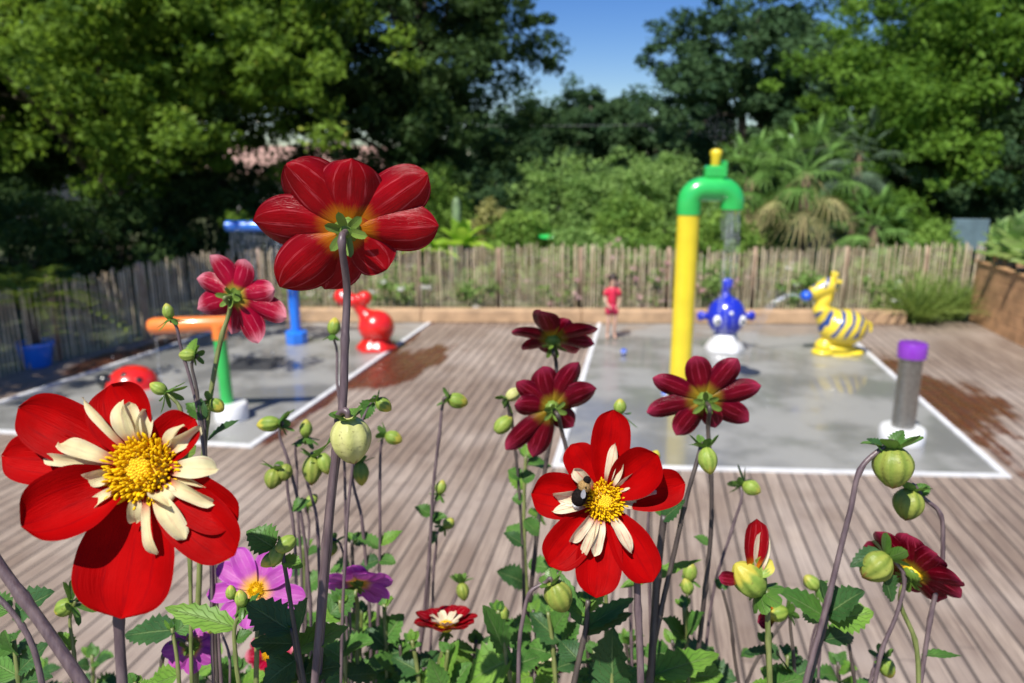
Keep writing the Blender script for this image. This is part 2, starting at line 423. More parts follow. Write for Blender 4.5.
# ------------------------------------------------------------------ play features
def plastic(name, col, rough=.28, var=.07): return pm(name, col, rough, var, 3., coat=.5, coatr=.12)
M_yel = plastic('glossy_yellow_paint', (.80, .62, .03)); M_grn = plastic('glossy_green_paint', (.03, .46, .09)); M_blu = plastic('glossy_blue_paint', (.02, .20, .80))
M_org = plastic('glossy_orange_paint', (.85, .22, .04)); M_red = plastic('glossy_red_paint', (.72, .018, .012)); M_wht = plastic('glossy_white_paint', (.78, .78, .77)); M_fish = plastic('glossy_royal_blue_paint', (.015, .03, .45))
M_pur = plastic('glossy_purple_paint', (.22, .035, .42)); M_steel = pm('brushed_steel', (.34, .33, .30), .33, .15, 30, metallic=.9); M_black = plastic('black_paint', (.015, .015, .015)); M_lime = plastic('lime_paint', (.5, .6, .04)); M_blunose = plastic('bright_blue_paint', (.015, .10, .60))
def water_mat():
    m, n = newmat('clear_falling_water')
    g_ = N(n, 'ShaderNodeBsdfGlossy'); g_.inputs['Roughness'].default_value = .12; g_.inputs['Color'].default_value = (.9, .95, 1, 1)
    df = N(n, 'ShaderNodeBsdfDiffuse'); df.inputs[0].default_value = (.8, .85, .9, 1)
    t = N(n, 'ShaderNodeBsdfTransparent'); nz = noise(n, 25, 3)
    a = N(n, 'ShaderNodeMixShader'); a.inputs[0].default_value = .45; L(n, g_.outputs[0], a.inputs[1]); L(n, df.outputs[0], a.inputs[2])
    b_ = N(n, 'ShaderNodeMixShader'); L(n, mapr(n, nz, .35, .7, .18, .75), b_.inputs[0]); L(n, t.outputs[0], b_.inputs[1]); L(n, a.outputs[0], b_.inputs[2])
    o = N(n, 'ShaderNodeOutputMaterial'); L(n, b_.outputs[0], o.inputs[0]); return m
M_wat = water_mat(); M_mist = pm('fine_white_mist', (.86, .90, .93), .25, .05, 5, trans=.5)
def drops(mb, c, n_, sprd, r0=.004, r1=.009):
    for _ in range(n_):
        p = Vector(c)+Vector((random.gauss(0, sprd[0]), random.gauss(0, sprd[1]), abs(random.gauss(0, sprd[2])) if sprd[2] > 0 else random.gauss(0, -sprd[2])))
        r = random.uniform(r0, r1); mb.ell(p, (r, r, r*1.5), seg=5, rings=3)
def strand(mb, a, b, r, wob=.01):
    a, b = Vector(a), Vector(b); k = 9; pts = []; rd = []
    for i in range(k):
        t = i/(k-1); pts.append(a.lerp(b, t)+Vector((random.uniform(-wob, wob)*t, random.uniform(-wob, wob)*t, 0))); rd.append(r*(1-.35*t)*random.uniform(.7, 1.2))
    mb.tube(pts, rd, 5)

# -- big yellow pipe arch
pb = G(678.5, 404); rp = .142
zt = HZ(pb.x, pb.y, 189); ztop = zt
pipe = thing('pipe_arch', pb, 'tall yellow water pipe with a green arched top and tipping yellow nozzle', 'water feature')
m_ = MB(); m_.tube([pb+Vector((0, 0, .02)), Vector((pb.x, pb.y, HZ(pb.x, pb.y, 213)))], rp, 28); m_.build('pipe', M_yel, pipe, angle=40)
m_ = MB(); m_.lathe([(.26, 0), (.26, .03), (.245, .04), (.17, .05), (.165, .09)], pb, 28); m_.build('base_flange', M_yel, pipe, angle=40)
S = FPX/((Vector((pb.x, pb.y, ztop))-CAM).dot(FW)); dx = 43/S
gz0 = HZ(pb.x, pb.y, 213); rb = .17; pts = [Vector((pb.x, pb.y, gz0-.02)), Vector((pb.x, pb.y, ztop-.17))]
R_ = .17
for i in range(1, 8):
    a = i/7*PI/2; pts.append(Vector((pb.x+R_*(1-math.cos(a)), pb.y, ztop-R_+R_*math.sin(a))))
for i in range(0, 8):
    a = i/7*PI/2; pts.append(Vector((pb.x+dx-R_+R_*math.sin(a), pb.y, ztop-R_+R_*math.cos(a))))
pts.append(Vector((pb.x+dx, pb.y, HZ(pb.x, pb.y, 209))))
m_ = MB(); m_.tube(pts, rp+.008, 28); m_.build('arch', M_grn, pipe, angle=50)
xc = pb.x+dx*.56
m_ = MB(); m_.box((xc, pb.y, ztop+rp+.07), (.26, .16, .15), bev=.02); m_.box((xc+.1, pb.y, ztop+rp+.1), (.06, .2, .2), bev=.01); m_.build('valve_block', M_grn, pipe, smooth=False)
zn = ztop+rp+.14; zn1 = HZ(pb.x, pb.y, 148)
m_ = MB(); m_.lathe([(.05, 0), (.06, .02), (.062, (zn1-zn)*.55), (.076, (zn1-zn)*.75), (.07, (zn1-zn)*.9), (.03, (zn1-zn))], (xc, pb.y, zn-.01), 20); m_.build('nozzle', M_yel, pipe)
m_ = MB(); sp0 = Vector((pb.x+dx, pb.y, HZ(pb.x, pb.y, 209)))
for _ in range(90):
    a = random.uniform(0, 2*PI); r = rp*.85*math.sqrt(random.random()); o_ = Vector((math.cos(a)*r, math.sin(a)*r, 0)); z0 = random.uniform(.05, sp0.z); z0 = sp0.z if random.random() < .3 else z0; z1 = max(.02, z0-random.uniform(.12, .6))
    strand(m_, Vector((sp0.x, sp0.y, z0))+o_, Vector((sp0.x, sp0.y, z1))+o_*1.1, random.uniform(.0009, .0026), .02)
drops(m_, (sp0.x, sp0.y, .02), 150, (.22, .22, .10), .003, .006)
tag(m_.build('water_stream', M_mist), 'curtain of water falling from the green arch onto the grey pad', 'water', kind='stuff')
m_ = MB()
for _ in range(220):
    a = random.uniform(-1, 1); t = random.random()**.7; h = .45*t-.25*t*t*abs(a)
    p = Vector((xc+a*t*.36, pb.y+random.gauss(0, .06), zn1+h+random.gauss(0, .02))); r = random.uniform(.0008, .0020); m_.ell(p, (r, r, r*2), seg=4, rings=3)
tag(m_.build('water_spray', M_mist), 'fine fan of spray above the yellow nozzle', 'water', kind='stuff')

# -- blue overhead shower
bb = G(297, 343); blue = thing('water_shower', bb, 'tall blue pole with a long blue overhead trough dripping water', 'water feature')
zb = HZ(bb.x, bb.y, 226)
m_ = MB(); m_.lathe([(.19, 0), (.2, .02), (.2, .2), (.18, .23), (.1, .235)], bb, 8); m_.build('base_block', M_blu, blue, angle=30)
m_ = MB(); m_.tube([bb+Vector((0, 0, .2)), Vector((bb.x-.02, bb.y, zb))], [.088, .10], 22); m_.build('pole', M_blu, blue, angle=40)
S = FPX/((Vector((bb.x, bb.y, zb))-CAM).dot(FW)); xl = bb.x-64/S; xr = bb.x+46/S
m_ = MB(); m_.tube([(xl, bb.y, zb), (xl+.02, bb.y, zb), (xr-.02, bb.y, zb), (xr, bb.y, zb)], [.06, .088, .088, .06], 22); m_.build('trough', M_blu, blue, angle=50)
m_ = MB()
for i in range(44):
    x = xl+.08+i/43*(xr-xl-.16); z1 = zb-random.uniform(.35, 1.0); strand(m_, (x, bb.y, zb-.08), (x, bb.y-.02, z1), random.uniform(.002, .006), .03)
for _ in range(80): drops(m_, (random.uniform(xl, xr), bb.y, random.uniform(.1, zb)), 1, (.04, .04, -.1), .004, .009)
tag(m_.build('water_drip', M_mist), 'strings of water dripping from the blue overhead trough', 'water', kind='stuff')

# -- green post with orange arm
gb = G(229, 419); gr_ = thing('water_spout', gb, 'green post with a horizontal orange pipe arm on a white round base', 'water feature')
zo = HZ(gb.x, gb.y, 326)
S = FPX/((Vector((gb.x, gb.y, zo))-CAM).dot(FW))
m_ = MB(); m_.lathe([(.205, 0), (.21, .02), (.205, .19), (.19, .215), (.1, .22)], gb+Vector((.04, 0, 0)), 28); m_.build('base', M_wht, gr_, angle=40)
m_ = MB(); m_.tube([gb+Vector((0, 0, .12)), Vector((gb.x-.02, gb.y, zo-.13))], .078, 20); m_.build('post', M_grn, gr_, angle=40)
m_ = MB(); m_.tube([(gb.x-.02, gb.y, zo-.16), (gb.x-.02, gb.y, zo+.02)], .088, 20)
m_.tube([(gb.x-72/S, gb.y, zo), (gb.x-71/S, gb.y, zo), (gb.x-66/S, gb.y, zo), (gb.x+36/S, gb.y+.1, zo+.03), (gb.x+40/S, gb.y+.1, zo+.03)], [.04, .08, .103, .09, .05], 22); m_.build('arm', M_org, gr_, angle=50)
m_ = MB(); strand(m_, (gb.x-66/S, gb.y, zo-.1), (gb.x-66/S, gb.y, .3), .006, .02); drops(m_, (gb.x-66/S, gb.y, .3), 40, (.12, .12, .3))
drops(m_, (gb.x+10/S, gb.y+1.2, .3), 60, (.6, .8, .5))
tag(m_.build('water_drip', M_wat), 'thin dribble and droplets falling from the end of the orange arm', 'water', kind='stuff')

dq = [G(*c) for c in ((222, 371), (272, 371), (286, 358), (240, 358))]; dc = sum(dq, Vector())/4  # dark flat panel with thin bars, laid on the left pad
dr_ = thing('drain_grate', dc, 'dark flat four-sided panel with thin bars on the left splash pad', 'drain')
m_ = MB(); m_.prism([(v.x, v.y) for v in dq], .006, .012); m_.build('frame', pm('dark_panel_grey', (.06, .062, .065), .5, .2, 8), dr_, smooth=False)
for i in range(1, 12):
    a_ = dq[0].lerp(dq[1], i/12); b_ = dq[3].lerp(dq[2], i/12); m_ = MB(); strip(m_, a_, b_, .012, .0125, .02); m_.build('bar', M_steel, dr_, smooth=False)
# -- ladybird dome
lb = G(133, 386); la = thing('ladybird_dome', lb, 'low red ladybird-like dome with black spots on the left splash pad', 'water feature')
m_ = MB(); pr = [(.36*math.cos(a), .30*math.sin(a)) for a in [i*PI/2/10 for i in range(10)]]+[(.02, .30)]
m_.lathe([(.37, 0)]+pr, lb, 32); m_.build('shell', M_red, la)
for (a, e) in ((-1.57, .9), (-2.3, .55), (-.8, .55), (.6, .6), (2.4, .6), (-1.57, .35), (1.57, .8)):
    n_ = Vector((math.cos(a)*math.cos(e), math.sin(a)*math.cos(e), math.sin(e))); c = lb+Vector((n_.x*.36, n_.y*.36, n_.z*.302))
    m_ = MB(); m_.lathe([(.045, 0), (.045, .004), (.03, .008)], c-n_*.002, 14, axis=n_); m_.build('spot', M_black, la)
m_ = MB(); m_.ell(lb+Vector((-.33, -.12, .12)), (.12, .11, .10)); m_.build('head', M_black, la)

# -- steel bollard
sb = G(901, 441); st = thing('steel_bollard', sb, 'brushed steel jet post with a purple cap on a round white base', 'water feature')
zc = HZ(sb.x, sb.y, 349)
m_ = MB(); m_.lathe([(.245, 0), (.25, .02), (.25, .15), (.23, .175), (.13, .18)], sb, 30); m_.build('base', M_wht, st, angle=40)
m_ = MB(); m_.tube([sb+Vector((0, 0, .17)), Vector((sb.x, sb.y, zc-.05))], .125, 26); m_.build('post', M_steel, st, angle=40)
m_ = MB(); m_.lathe([(.13, -.08), (.155, -.075), (.158, .07), (.145, .095), (.05, .10)], (sb.x, sb.y, zc-.02), 26); m_.build('cap', M_pur, st, angle=40)
# white foot of the left group, smaller nozzles
def remesh(o, v=.02):
    r = o.modifiers.new('r', 'REMESH'); r.mode = 'VOXEL'; r.voxel_size = v; r.use_smooth_shade = True
    s_ = o.modifiers.new('s', 'SMOOTH'); s_.factor = .6; s_.iterations = 6

# -- blue fish
fb_ = G(724, 350); Sf = FPX/((fb_-CAM).dot(FW)); u = 1/Sf
fish = thing('fish_fountain', fb_, 'round blue fish fountain with white eyes, side fins and upright tail on a white base', 'water feature')
m_ = MB(); m_.lathe([(19*u, 0), (19.5*u, .03), (16*u, .12), (12*u, .22), (11*u, .3)], fb_, 28, lobes=5, lamp=.06); m_.build('base', M_wht, fish)
zc = HZ(fb_.x, fb_.y, 316)
m_ = MB(); m_.ell((fb_.x, fb_.y, zc), (19*u, 18*u, 20*u)); m_.tube(spline([(fb_.x, fb_.y+.05, zc+16*u), (fb_.x-1*u, fb_.y+.08, zc+25*u), (fb_.x+1*u, fb_.y+.05, zc+33*u)]), [6*u, 5.6*u, 5*u, 4.4*u, 4*u, 4*u, 4*u, 4.2*u, 4.5*u, 5*u, 5*u, 4.8*u, 3*u], 12)
m_.ell((fb_.x, fb_.y+.05, zc+33*u), (6.*u, 3*u, 5*u)); o = m_.build('body', M_fish, fish); remesh(o)
for sx in (-1, 1):
    m_ = MB(); m_.tube([(fb_.x+sx*17*u, fb_.y, zc-1*u), (fb_.x+sx*21*u, fb_.y, zc), (fb_.x+sx*25*u, fb_.y, zc)], [3*u, 3.5*u, 4*u], 10); m_.ell((fb_.x+sx*25*u, fb_.y, zc), (4*u, 2.5*u, 5*u)); o = m_.build('fin', M_fish, fish)
    m_ = MB(); m_.ell((fb_.x+sx*11.5*u, fb_.y-13.0*u, zc-2*u), (4.6*u, 3*u, 5.2*u)); e = m_.build('eye', M_wht, fish)
    m_ = MB(); m_.ell((fb_.x+sx*12*u, fb_.y-15.6*u, zc-2.2*u), (1.8*u, 1*u, 2.0*u)); m_.build('pupil', M_black, e)
m_ = MB(); m_.ell((fb_.x, fb_.y-17*u, zc+6*u), (2*u, 2*u, 2*u)); m_.build('nozzle', M_wht, fish)

# -- striped yellow animal
def stripe_mat():
    m, n = newmat('yellow_paint_with_blue_stripes')
    tc = N(n, 'ShaderNodeTexCoord'); s = N(n, 'ShaderNodeSeparateXYZ'); L(n, tc.outputs['Object'], s.inputs[0])
    nz = noise(n, 2.2, 2)
    a = math_(n, 'ADD', math_(n, 'MULTIPLY', s.outputs[0], 36.), math_(n, 'MULTIPLY', s.outputs[2], -17.)); a = math_(n, 'ADD', a, math_(n, 'MULTIPLY', nz, 7.))
    st_ = mapr(n, math_(n, 'SINE', a), .25, .5)
    msk = mapr(n, s.outputs[2], .30, .36); msk = math_(n, 'MULTIPLY', msk, mapr(n, s.outputs[2], .80, .74))
    msk2 = mapr(n, s.outputs[2], 1.12, 1.18)
    msk = math_(n, 'MAXIMUM', msk, math_(n, 'MULTIPLY', msk2, .9))
    return finish(m, n, mixc(n, math_(n, 'MULTIPLY', st_, msk), (.80, .60, .04), (.015, .06, .24)), .28, coat=.5, coatr=.12)
ab = G(838, 354); u = (ab-CAM).dot(FW)/FPX
an = thing('striped_animal_fountain', ab, 'yellow giraffe-like fountain with blue stripes and a blue nose', 'water feature')
bz = HZ(ab.x, ab.y, 327)
def off(x, y, z=0): return Vector((ab.x+(x-838)*u, ab.y+z, HZ(ab.x, ab.y, y)))
m_ = MB(); m_.ell(off(840, 327.5), (24*u, 20*u, 18.5*u)); m_.ell(off(826, 320), (12*u, 11*u, 13*u))
m_.tube(spline([off(822, 318), off(817, 306), off(821, 296), off(822, 288)]), [10*u]+[9*u]*5+[7*u]*6+[6.2*u]*6+[6*u], 14)
m_.ell(off(822, 286), (9*u, 7.5*u, 9*u)); m_.tube([off(820, 287), off(812, 291), off(805, 294)], [8.5*u, 7.6*u, 6.2*u], 14)
m_.ell(off(823, 346), (9*u, 10*u, 8*u)); o = m_.build('body', stripe_mat(), an); remesh(o)
m_ = MB()
for x, y, rx in ((822, 352, 11), (838, 354, 15), (852, 352, 11)): m_.ell(off(x, y, 0), (rx*u, 11*u, 4.5*u))
m_.ell(off(836, 347), (17*u, 12*u, 6*u)); o = m_.build('feet', M_yel, an); remesh(o)
m_ = MB(); m_.ell(off(801, 296), (5.6*u, 6*u, 5.6*u)); m_.build('nose', M_blunose, an)
for dy in (-1, 1):
    m_ = MB(); m_.tube([off(825, 280, dy*3*u), off(827, 275, dy*3.4*u)], [1.6*u, 1.4*u], 8); m_.ell(off(827, 274, dy*3.4*u), (2.4*u, 2.2*u, 2.4*u)); m_.build('horn', M_yel, an)
    m_ = MB(); m_.ell(off(830, 281, dy*6*u), (3*u, 1.5*u, 2*u)); m_.build('ear', M_yel, an)
    m_ = MB(); m_.ell(off(817, 284, dy*6.2*u), (2.8*u, 1.6*u, 3*u)); e = m_.build('eye', M_wht, an)
    m_ = MB(); m_.ell(off(816.4, 284, dy*7.4*u), (1.3*u, .8*u, 1.5*u)); m_.build('pupil', M_black, e)
m_ = MB(); m_.tube(spline([off(862, 322), off(867, 324), off(868, 332)]), [1.5*u]*13, 8); m_.build('tail', M_yel, an)
m_ = MB()
for i in range(5):
    pts = []
    for j in range(14):
        t = j/13; pts.append(off(797-52*t*(1+.05*i), 297-14*t*(1-t)*2+58*t*t, -.1*t+.02*i)+Vector((0, 0, random.uniform(-.01, .01))))
    m_.tube(pts, [.002+.003*(j % 2) for j in range(14)], 4)
drops(m_, off(748, 352, -.1), 80, (.18, .15, .1)); drops(m_, off(775, 300), 60, (.2, .05, .12), .003, .007)
tag(m_.build('water_jet', M_wat), 'thin arc of water spouting from the blue nose of the striped animal', 'water', kind='stuff')

# -- red animal
ab = G(377, 349); u = (ab-CAM).dot(FW)/FPX
def off(x, y, z=0): return Vector((ab.x+(x-377)*u, ab.y+z, HZ(ab.x, ab.y, y)))
rd = thing('red_animal_fountain', ab, 'glossy red fountain with a round apple-like body and a bulbous head', 'water feature')
m_ = MB(); m_.ell(off(377.5, 327), (18*u, 18*u, 17*u)); m_.ell(off(368, 316), (8*u, 8*u, 8*u)); m_.tube(spline([off(371, 318), off(363, 310), off(359, 303)]), 6*u, 12)
m_.ell(off(346, 297), (9.5*u, 9*u, 9*u)); m_.ell(off(356, 301), (9*u, 8*u, 7*u)); m_.ell(off(367, 298), (7.5*u, 7*u, 7*u)); o = m_.build('body', M_red, rd); remesh(o)
m_ = MB(); m_.lathe([(19*u, 0), (20*u, .03), (17*u, .09), (13*u, .18), (12*u, .22)], off(377, 349), 24, lobes=6, lamp=.08); m_.build('foot', M_red, rd)
m_ = MB()
for k in range(5):
    a = -PI/2+(k-2)*.75
    m_.ell(off(377.5, 313.5)+Vector((math.cos(a)*.10, math.sin(a)*.10-.05, -.02)), (.05, .09, .02), R=Matrix.Rotation(a-PI/2, 3, 'Z')@Matrix.Rotation(-.5, 3, 'X'))
m_.build('leaf_mark', M_lime, rd)
m_ = MB(); m_.ell(off(347, 294, -8*u), (2*u, 1.2*u, 2.4*u)); m_.build('eye', M_wht, rd)

# -- child
def skin_figure():
    c = G(611, 339); k = 1.08/1.08; z = 0
    T = thing('person', c, 'small child in a red swim top standing barefoot on the pad edge', 'person')
    mskin = pm('skin', (.56, .34, .24), .5, .06, 12); mtop = pm('red_swim_top', (.62, .02, .06), .55, .15, 20); mhair = pm('dark_brown_hair', (.035, .02, .012), .5, .3, 60); mshort = pm('red_swim_bottom', (.50, .02, .07), .6, .2, 20)
    V = {'pel': (0, 0, .50), 'wa': (0, 0, .60), 'ch': (0, -.01, .74), 'ne': (0, .0, .83), 'he': (0, -.015, .93), 'ht': (0, -.01, 1.03),
         'sl': (-.10, 0, .79), 'sr': (.10, 0, .79), 'el': (-.145, .0, .66), 'er': (.145, .0, .66), 'wl': (-.10, -.10, .56), 'wr': (.11, -.11, .57), 'hl': (-.06, -.14, .54), 'hr': (.07, -.15, .55),
         'tl': (-.06, 0, .47), 'tr': (.06, 0, .47), 'kl': (-.065, -.02, .27), 'kr': (.06, -.025, .27), 'al': (-.075, .01, .06), 'ar': (.065, .01, .06), 'fl': (-.085, -.10, .025), 'fr': (.075, -.10, .025)}
    Rr = {'pel': .085, 'wa': .078, 'ch': .082, 'ne': .036, 'he': .082, 'ht': .05, 'sl': .036, 'sr': .036, 'el': .027, 'er': .027, 'wl': .02, 'wr': .02, 'hl': .022, 'hr': .022, 'tl': .06, 'tr': .06, 'kl': .042, 'kr': .042, 'al': .027, 'ar': .027, 'fl': .022, 'fr': .022}
    E = [('pel', 'wa'), ('wa', 'ch'), ('ch', 'ne'), ('ne', 'he'), ('he', 'ht'), ('ch', 'sl'), ('sl', 'el'), ('el', 'wl'), ('wl', 'hl'), ('ch', 'sr'), ('sr', 'er'), ('er', 'wr'), ('wr', 'hr'), ('pel', 'tl'), ('tl', 'kl'), ('kl', 'al'), ('al', 'fl'), ('pel', 'tr'), ('tr', 'kr'), ('kr', 'ar'), ('ar', 'fr')]
    names = list(V); me = bpy.data.meshes.new('body'); me.from_pydata([V[q] for q in names], [(names.index(a), names.index(b)) for a, b in E], [])
    o = bpy.data.objects.new('body', me); C.objects.link(o); o.parent = T; me.materials.append(mskin)
    sk = o.modifiers.new('skin', 'SKIN'); sk.use_smooth_shade = True
    lay = me.skin_vertices[0] if me.skin_vertices else None
    for i, q in enumerate(names): lay.data[i].radius = (Rr[q], Rr[q]*.85 if q in ('pel', 'wa', 'ch') else Rr[q]); lay.data[i].use_root = (q == 'pel')
    sb_ = o.modifiers.new('sub', 'SUBSURF'); sb_.levels = 2; sb_.render_levels = 2
    m_ = MB(); m_.lathe([(.092, .55), (.089, .62), (.09, .70), (.098, .77), (.085, .815), (.045, .84)], c, 20)
    for sx in (-1, 1): m_.tube([c+Vector((sx*.075, 0, .795)), c+Vector((sx*.125, 0, .74)), c+Vector((sx*.142, 0, .70))], [.048, .043, .042], 12)
    m_.build('top', mtop, T)
    m_ = MB(); m_.lathe([(.09, .44), (.098, .50), (.094, .57)], c, 18)
    for sx in (-1, 1): m_.tube([c+Vector((sx*.058, 0, .50)), c+Vector((sx*.064, -.01, .40))], [.068, .066], 12)
    m_.build('shorts', mshort, T)
    m_ = MB(); hc = c+Vector((0, .015, .965)); m_.ell(hc, (.094, .092, .09)); m_.ell(hc+Vector((0, .055, -.06)), (.08, .05, .09)); m_.build('hair', mhair, T)
    for sx in (-1, 1):
        m_ = MB(); m_.ell(c+Vector((sx*.03, -.093, .925)), (.011, .006, .009), seg=8, rings=6); m_.build('eye', M_black, T)
    m_ = MB(); m_.ell(c+Vector((0, -.1, .905)), (.010, .014, .012), seg=8, rings=6); m_.build('nose', mskin, T)
    for sx, fx in ((-1, -.06), (1, .07)):
        m_ = MB()
        for j in range(5):
            p0 = c+Vector((fx+sx*(.010-.006*j), -.155, .54)); m_.tube([p0, p0+Vector((0, -.02, -.012)), p0+Vector((0, -.026, -.028))], [.006, .0055, .004], 6)
        m_.build('fingers', mskin, T)
skin_figure(); bpy.data.objects['person'].scale = (.95, .95, 1.16)
def ring_toy(px, py, r, label):
    p = G(px, py, .004); t = thing('toy_ball', p, label, 'toy', )
    m_ = MB(); m_.ell(p+Vector((0, 0, r)), (r, r, r)); m_.build('ball', M_blunose, t)
    m_ = MB(); m_.lathe([(r*1.015, -r*.12), (r*1.03, 0), (r*1.015, r*.12)], p+Vector((0, 0, r)), 20); m_.build('seam', M_wht, t)
ring_toy(623.5, 355, .055, 'small bright blue ball lying beside the feet of the child')
ring_toy(666, 399, .07, 'small bright blue ball near the foot of the yellow pipe')

# ------------------------------------------------------------------ right planter, blue pot, sign, houses
q0 = G(968, 320); dvv = Vector((math.sin(BD), math.cos(BD), 0)); prp = Vector((math.cos(BD), -math.sin(BD), 0))
M_plank = pm('brown_planter_boards', (.50, .28, .14), .65, .25, 4, .004)
pl = thing('wooden_planter', q0, 'large brown timber planter box at the right edge of the deck', 'planter')
hp = HZ(q0.x, q0.y, 262); near = q0-dvv*5.0; Rm = Matrix(((prp.x, dvv.x, 0), (prp.y, dvv.y, 0), (0, 0, 1)))
nbd = 5
for i in range(nbd):
    z = hp*(i+.5)/nbd
    m_ = MB(); c = (q0+near)/2+prp*.03; m_.box((c.x, c.y, z), (.05, 5.0, hp/nbd-.008), R=Rm, bev=.006)
    c = q0+prp*.75+dvv*.0; m_.box((c.x, c.y, z), (1.38, .05, hp/nbd-.008), R=Rm, bev=.006); m_.build('board', M_plank, pl, smooth=False)
m_ = MB(); c = (q0+near)/2+prp*.05; m_.box((c.x, c.y, hp+.02), (.14, 5.1, .04), R=Rm, bev=.008); m_.build('rim', M_plank, pl, smooth=False)
m_ = MB(); c = (q0+near)/2+prp*.75; m_.box((c.x, c.y, hp/2-.04), (1.36, 4.9, hp-.08), R=Rm); m_.build('soil', M_soil, pl, smooth=False)
po = G(38, 366); pot = thing('plant_pot', po, 'round bright blue pot in the shade by the left fence', 'plant pot')
m_ = MB(); m_.lathe([(.18, 0), (.2, .02), (.25, .32), (.28, .34), (.28, .40), (.25, .40), (.24, .34), (.02, .33)], po, 26); m_.build('pot_wall', M_blu, pot, angle=40)
m_ = MB(); m_.lathe([(.235, .30), (.235, .345), (.02, .36)], po, 20); m_.build('soil', M_soil, pot)

M_sign = pm('teal_painted_board', (.12, .18, .20), .5, .15, 4); M_roof = pm('pink_clay_roof_tiles', (.40, .25, .19), .8, .2, 9, .02); M_wall = pm('cream_render_wall', (.55, .48, .38), .85, .1, 2, .004); M_glass = pm('dark_window_glass', (.03, .04, .05), .08, .1, 3)
bp = at(960, 17.4); bo = thing('notice_board', bp, 'grey-blue board on two posts behind the right end of the fence', 'sign')
m_ = MB(); zb0, zb1 = HZ(0, 17.4, 250), HZ(0, 17.4, 219); m_.box((bp.x, 17.4, (zb0+zb1)/2), (.78, .04, zb1-zb0), rz=-.15, bev=.01); m_.build('panel', M_sign, bo, smooth=False)
for sx in (-1, 1):
    m_ = MB(); m_.box((bp.x+sx*.3, 17.45, zb0/2), (.07, .07, zb0), bev=.008); m_.build('post', M_post, bo, smooth=False)
bp = at(551, 17.6); zz = HZ(0, 17.6, 236); bo = thing('garden_parasol_sign', bp, 'small yellow post with a flat green top between shrubs behind the fence', 'post')
m_ = MB(); m_.tube([bp, bp+Vector((0, 0, zz-.04))], .05, 12); m_.build('post', M_yel, bo)
m_ = MB(); m_.lathe([(.36, -.05), (.38, -.02), (.34, .03), (.06, .05)], bp+Vector((0.05, 0, zz)), 20); m_.build('green_top', M_grn, bo)

def house(cx, cy, wx, wy, h, rh, rz, label):
    t = thing('house', (cx, cy, 0), label, 'house'); R = Matrix.Rotation(rz, 3, 'Z'); c = Vector((cx, cy, 0))
    m_ = MB(); m_.box((cx, cy, h/2), (wx, wy, h), rz)
    for sx in (-1, 1): m_.add([c+R@Vector((sx*wx/2, -wy/2, h)), c+R@Vector((sx*wx/2, wy/2, h)), c+R@Vector((sx*wx/2, 0, h+rh))], [(0, 1, 2)])
    m_.build('wall', M_wall, t, smooth=False)
    m_ = MB(); ov = .45
    for sy in (-1, 1):
        k = 40
        for i in range(k):
            x0 = -wx/2-ov+(wx+2*ov)*i/k; x1 = -wx/2-ov+(wx+2*ov)*(i+.92)/k; hz = rh/(wy/2)
            pA = [R@Vector((x, y, z))+c for (x, y, z) in ((x0, sy*(wy/2+ov), h-ov*hz+.03), (x1, sy*(wy/2+ov), h-ov*hz+.03), (x1, 0, h+rh+.03), (x0, 0, h+rh+.03), (x0, sy*(wy/2+ov), h-ov*hz+.13), (x1, sy*(wy/2+ov), h-ov*hz+.13), (x1, 0, h+rh+.13), (x0, 0, h+rh+.13))]
            m_.add(pA, [(0, 1, 2, 3), (4, 5, 6, 7), (0, 1, 5, 4), (1, 2, 6, 5), (3, 0, 4, 7)])
    rf = m_.build('roof', M_roof, t, smooth=False)
    m_ = MB(); q = c+R@Vector((wx*.25, 0, h+rh)); m_.box((q.x, q.y, h+rh+.2), (.6, .6, 1.2), rz); m_.build('chimney', M_wall, rf, smooth=False)
    for i in range(3):
        q = c+R@Vector((wx*(-.3+.3*i), -wy/2-.02, h*.55)); m_ = MB(); m_.box(q, (1.0, .12, 1.2), rz, .02); f_ = m_.build('window', M_wht, t, smooth=False)
        q2 = c+R@Vector((wx*(-.3+.3*i), -wy/2-.09, h*.55)); m_ = MB(); m_.box(q2, (.84, .04, 1.04), rz); m_.build('pane', M_glass, f_, smooth=False)
q = at(318, 36); house(q.x-.3, 36, 6.5, 7, 2.7, 1.0, .12, 'low house with a pinkish tiled roof glimpsed between the trees')
q = at(-15, 34); house(q.x, 34, 9, 7, 3.6, 1.4, -.3, 'pale house at the far left behind the shaded trees')
# overhead wire on two poles
wire = thing('overhead_line', at(120, 31), 'thin overhead cable crossing in front of the dark trees', 'cable')
pA = at(120, 31); pB = at(900, 31); zA = HZ(0, 31, 122)
for p in (pA, pB):
    m_ = MB(); m_.tube([p, p+Vector((0, 0, zA+.6))], [.12, .08], 10); m_.build('pole', M_post, wire)
m_ = MB(); pts = [pA.lerp(pB, i/20)+Vector((0, 0, zA+.25-1.0*(i/20)*(1-i/20)*1.6)) for i in range(21)]; m_.tube(pts, .010, 5); m_.build('cable', M_steel, wire)

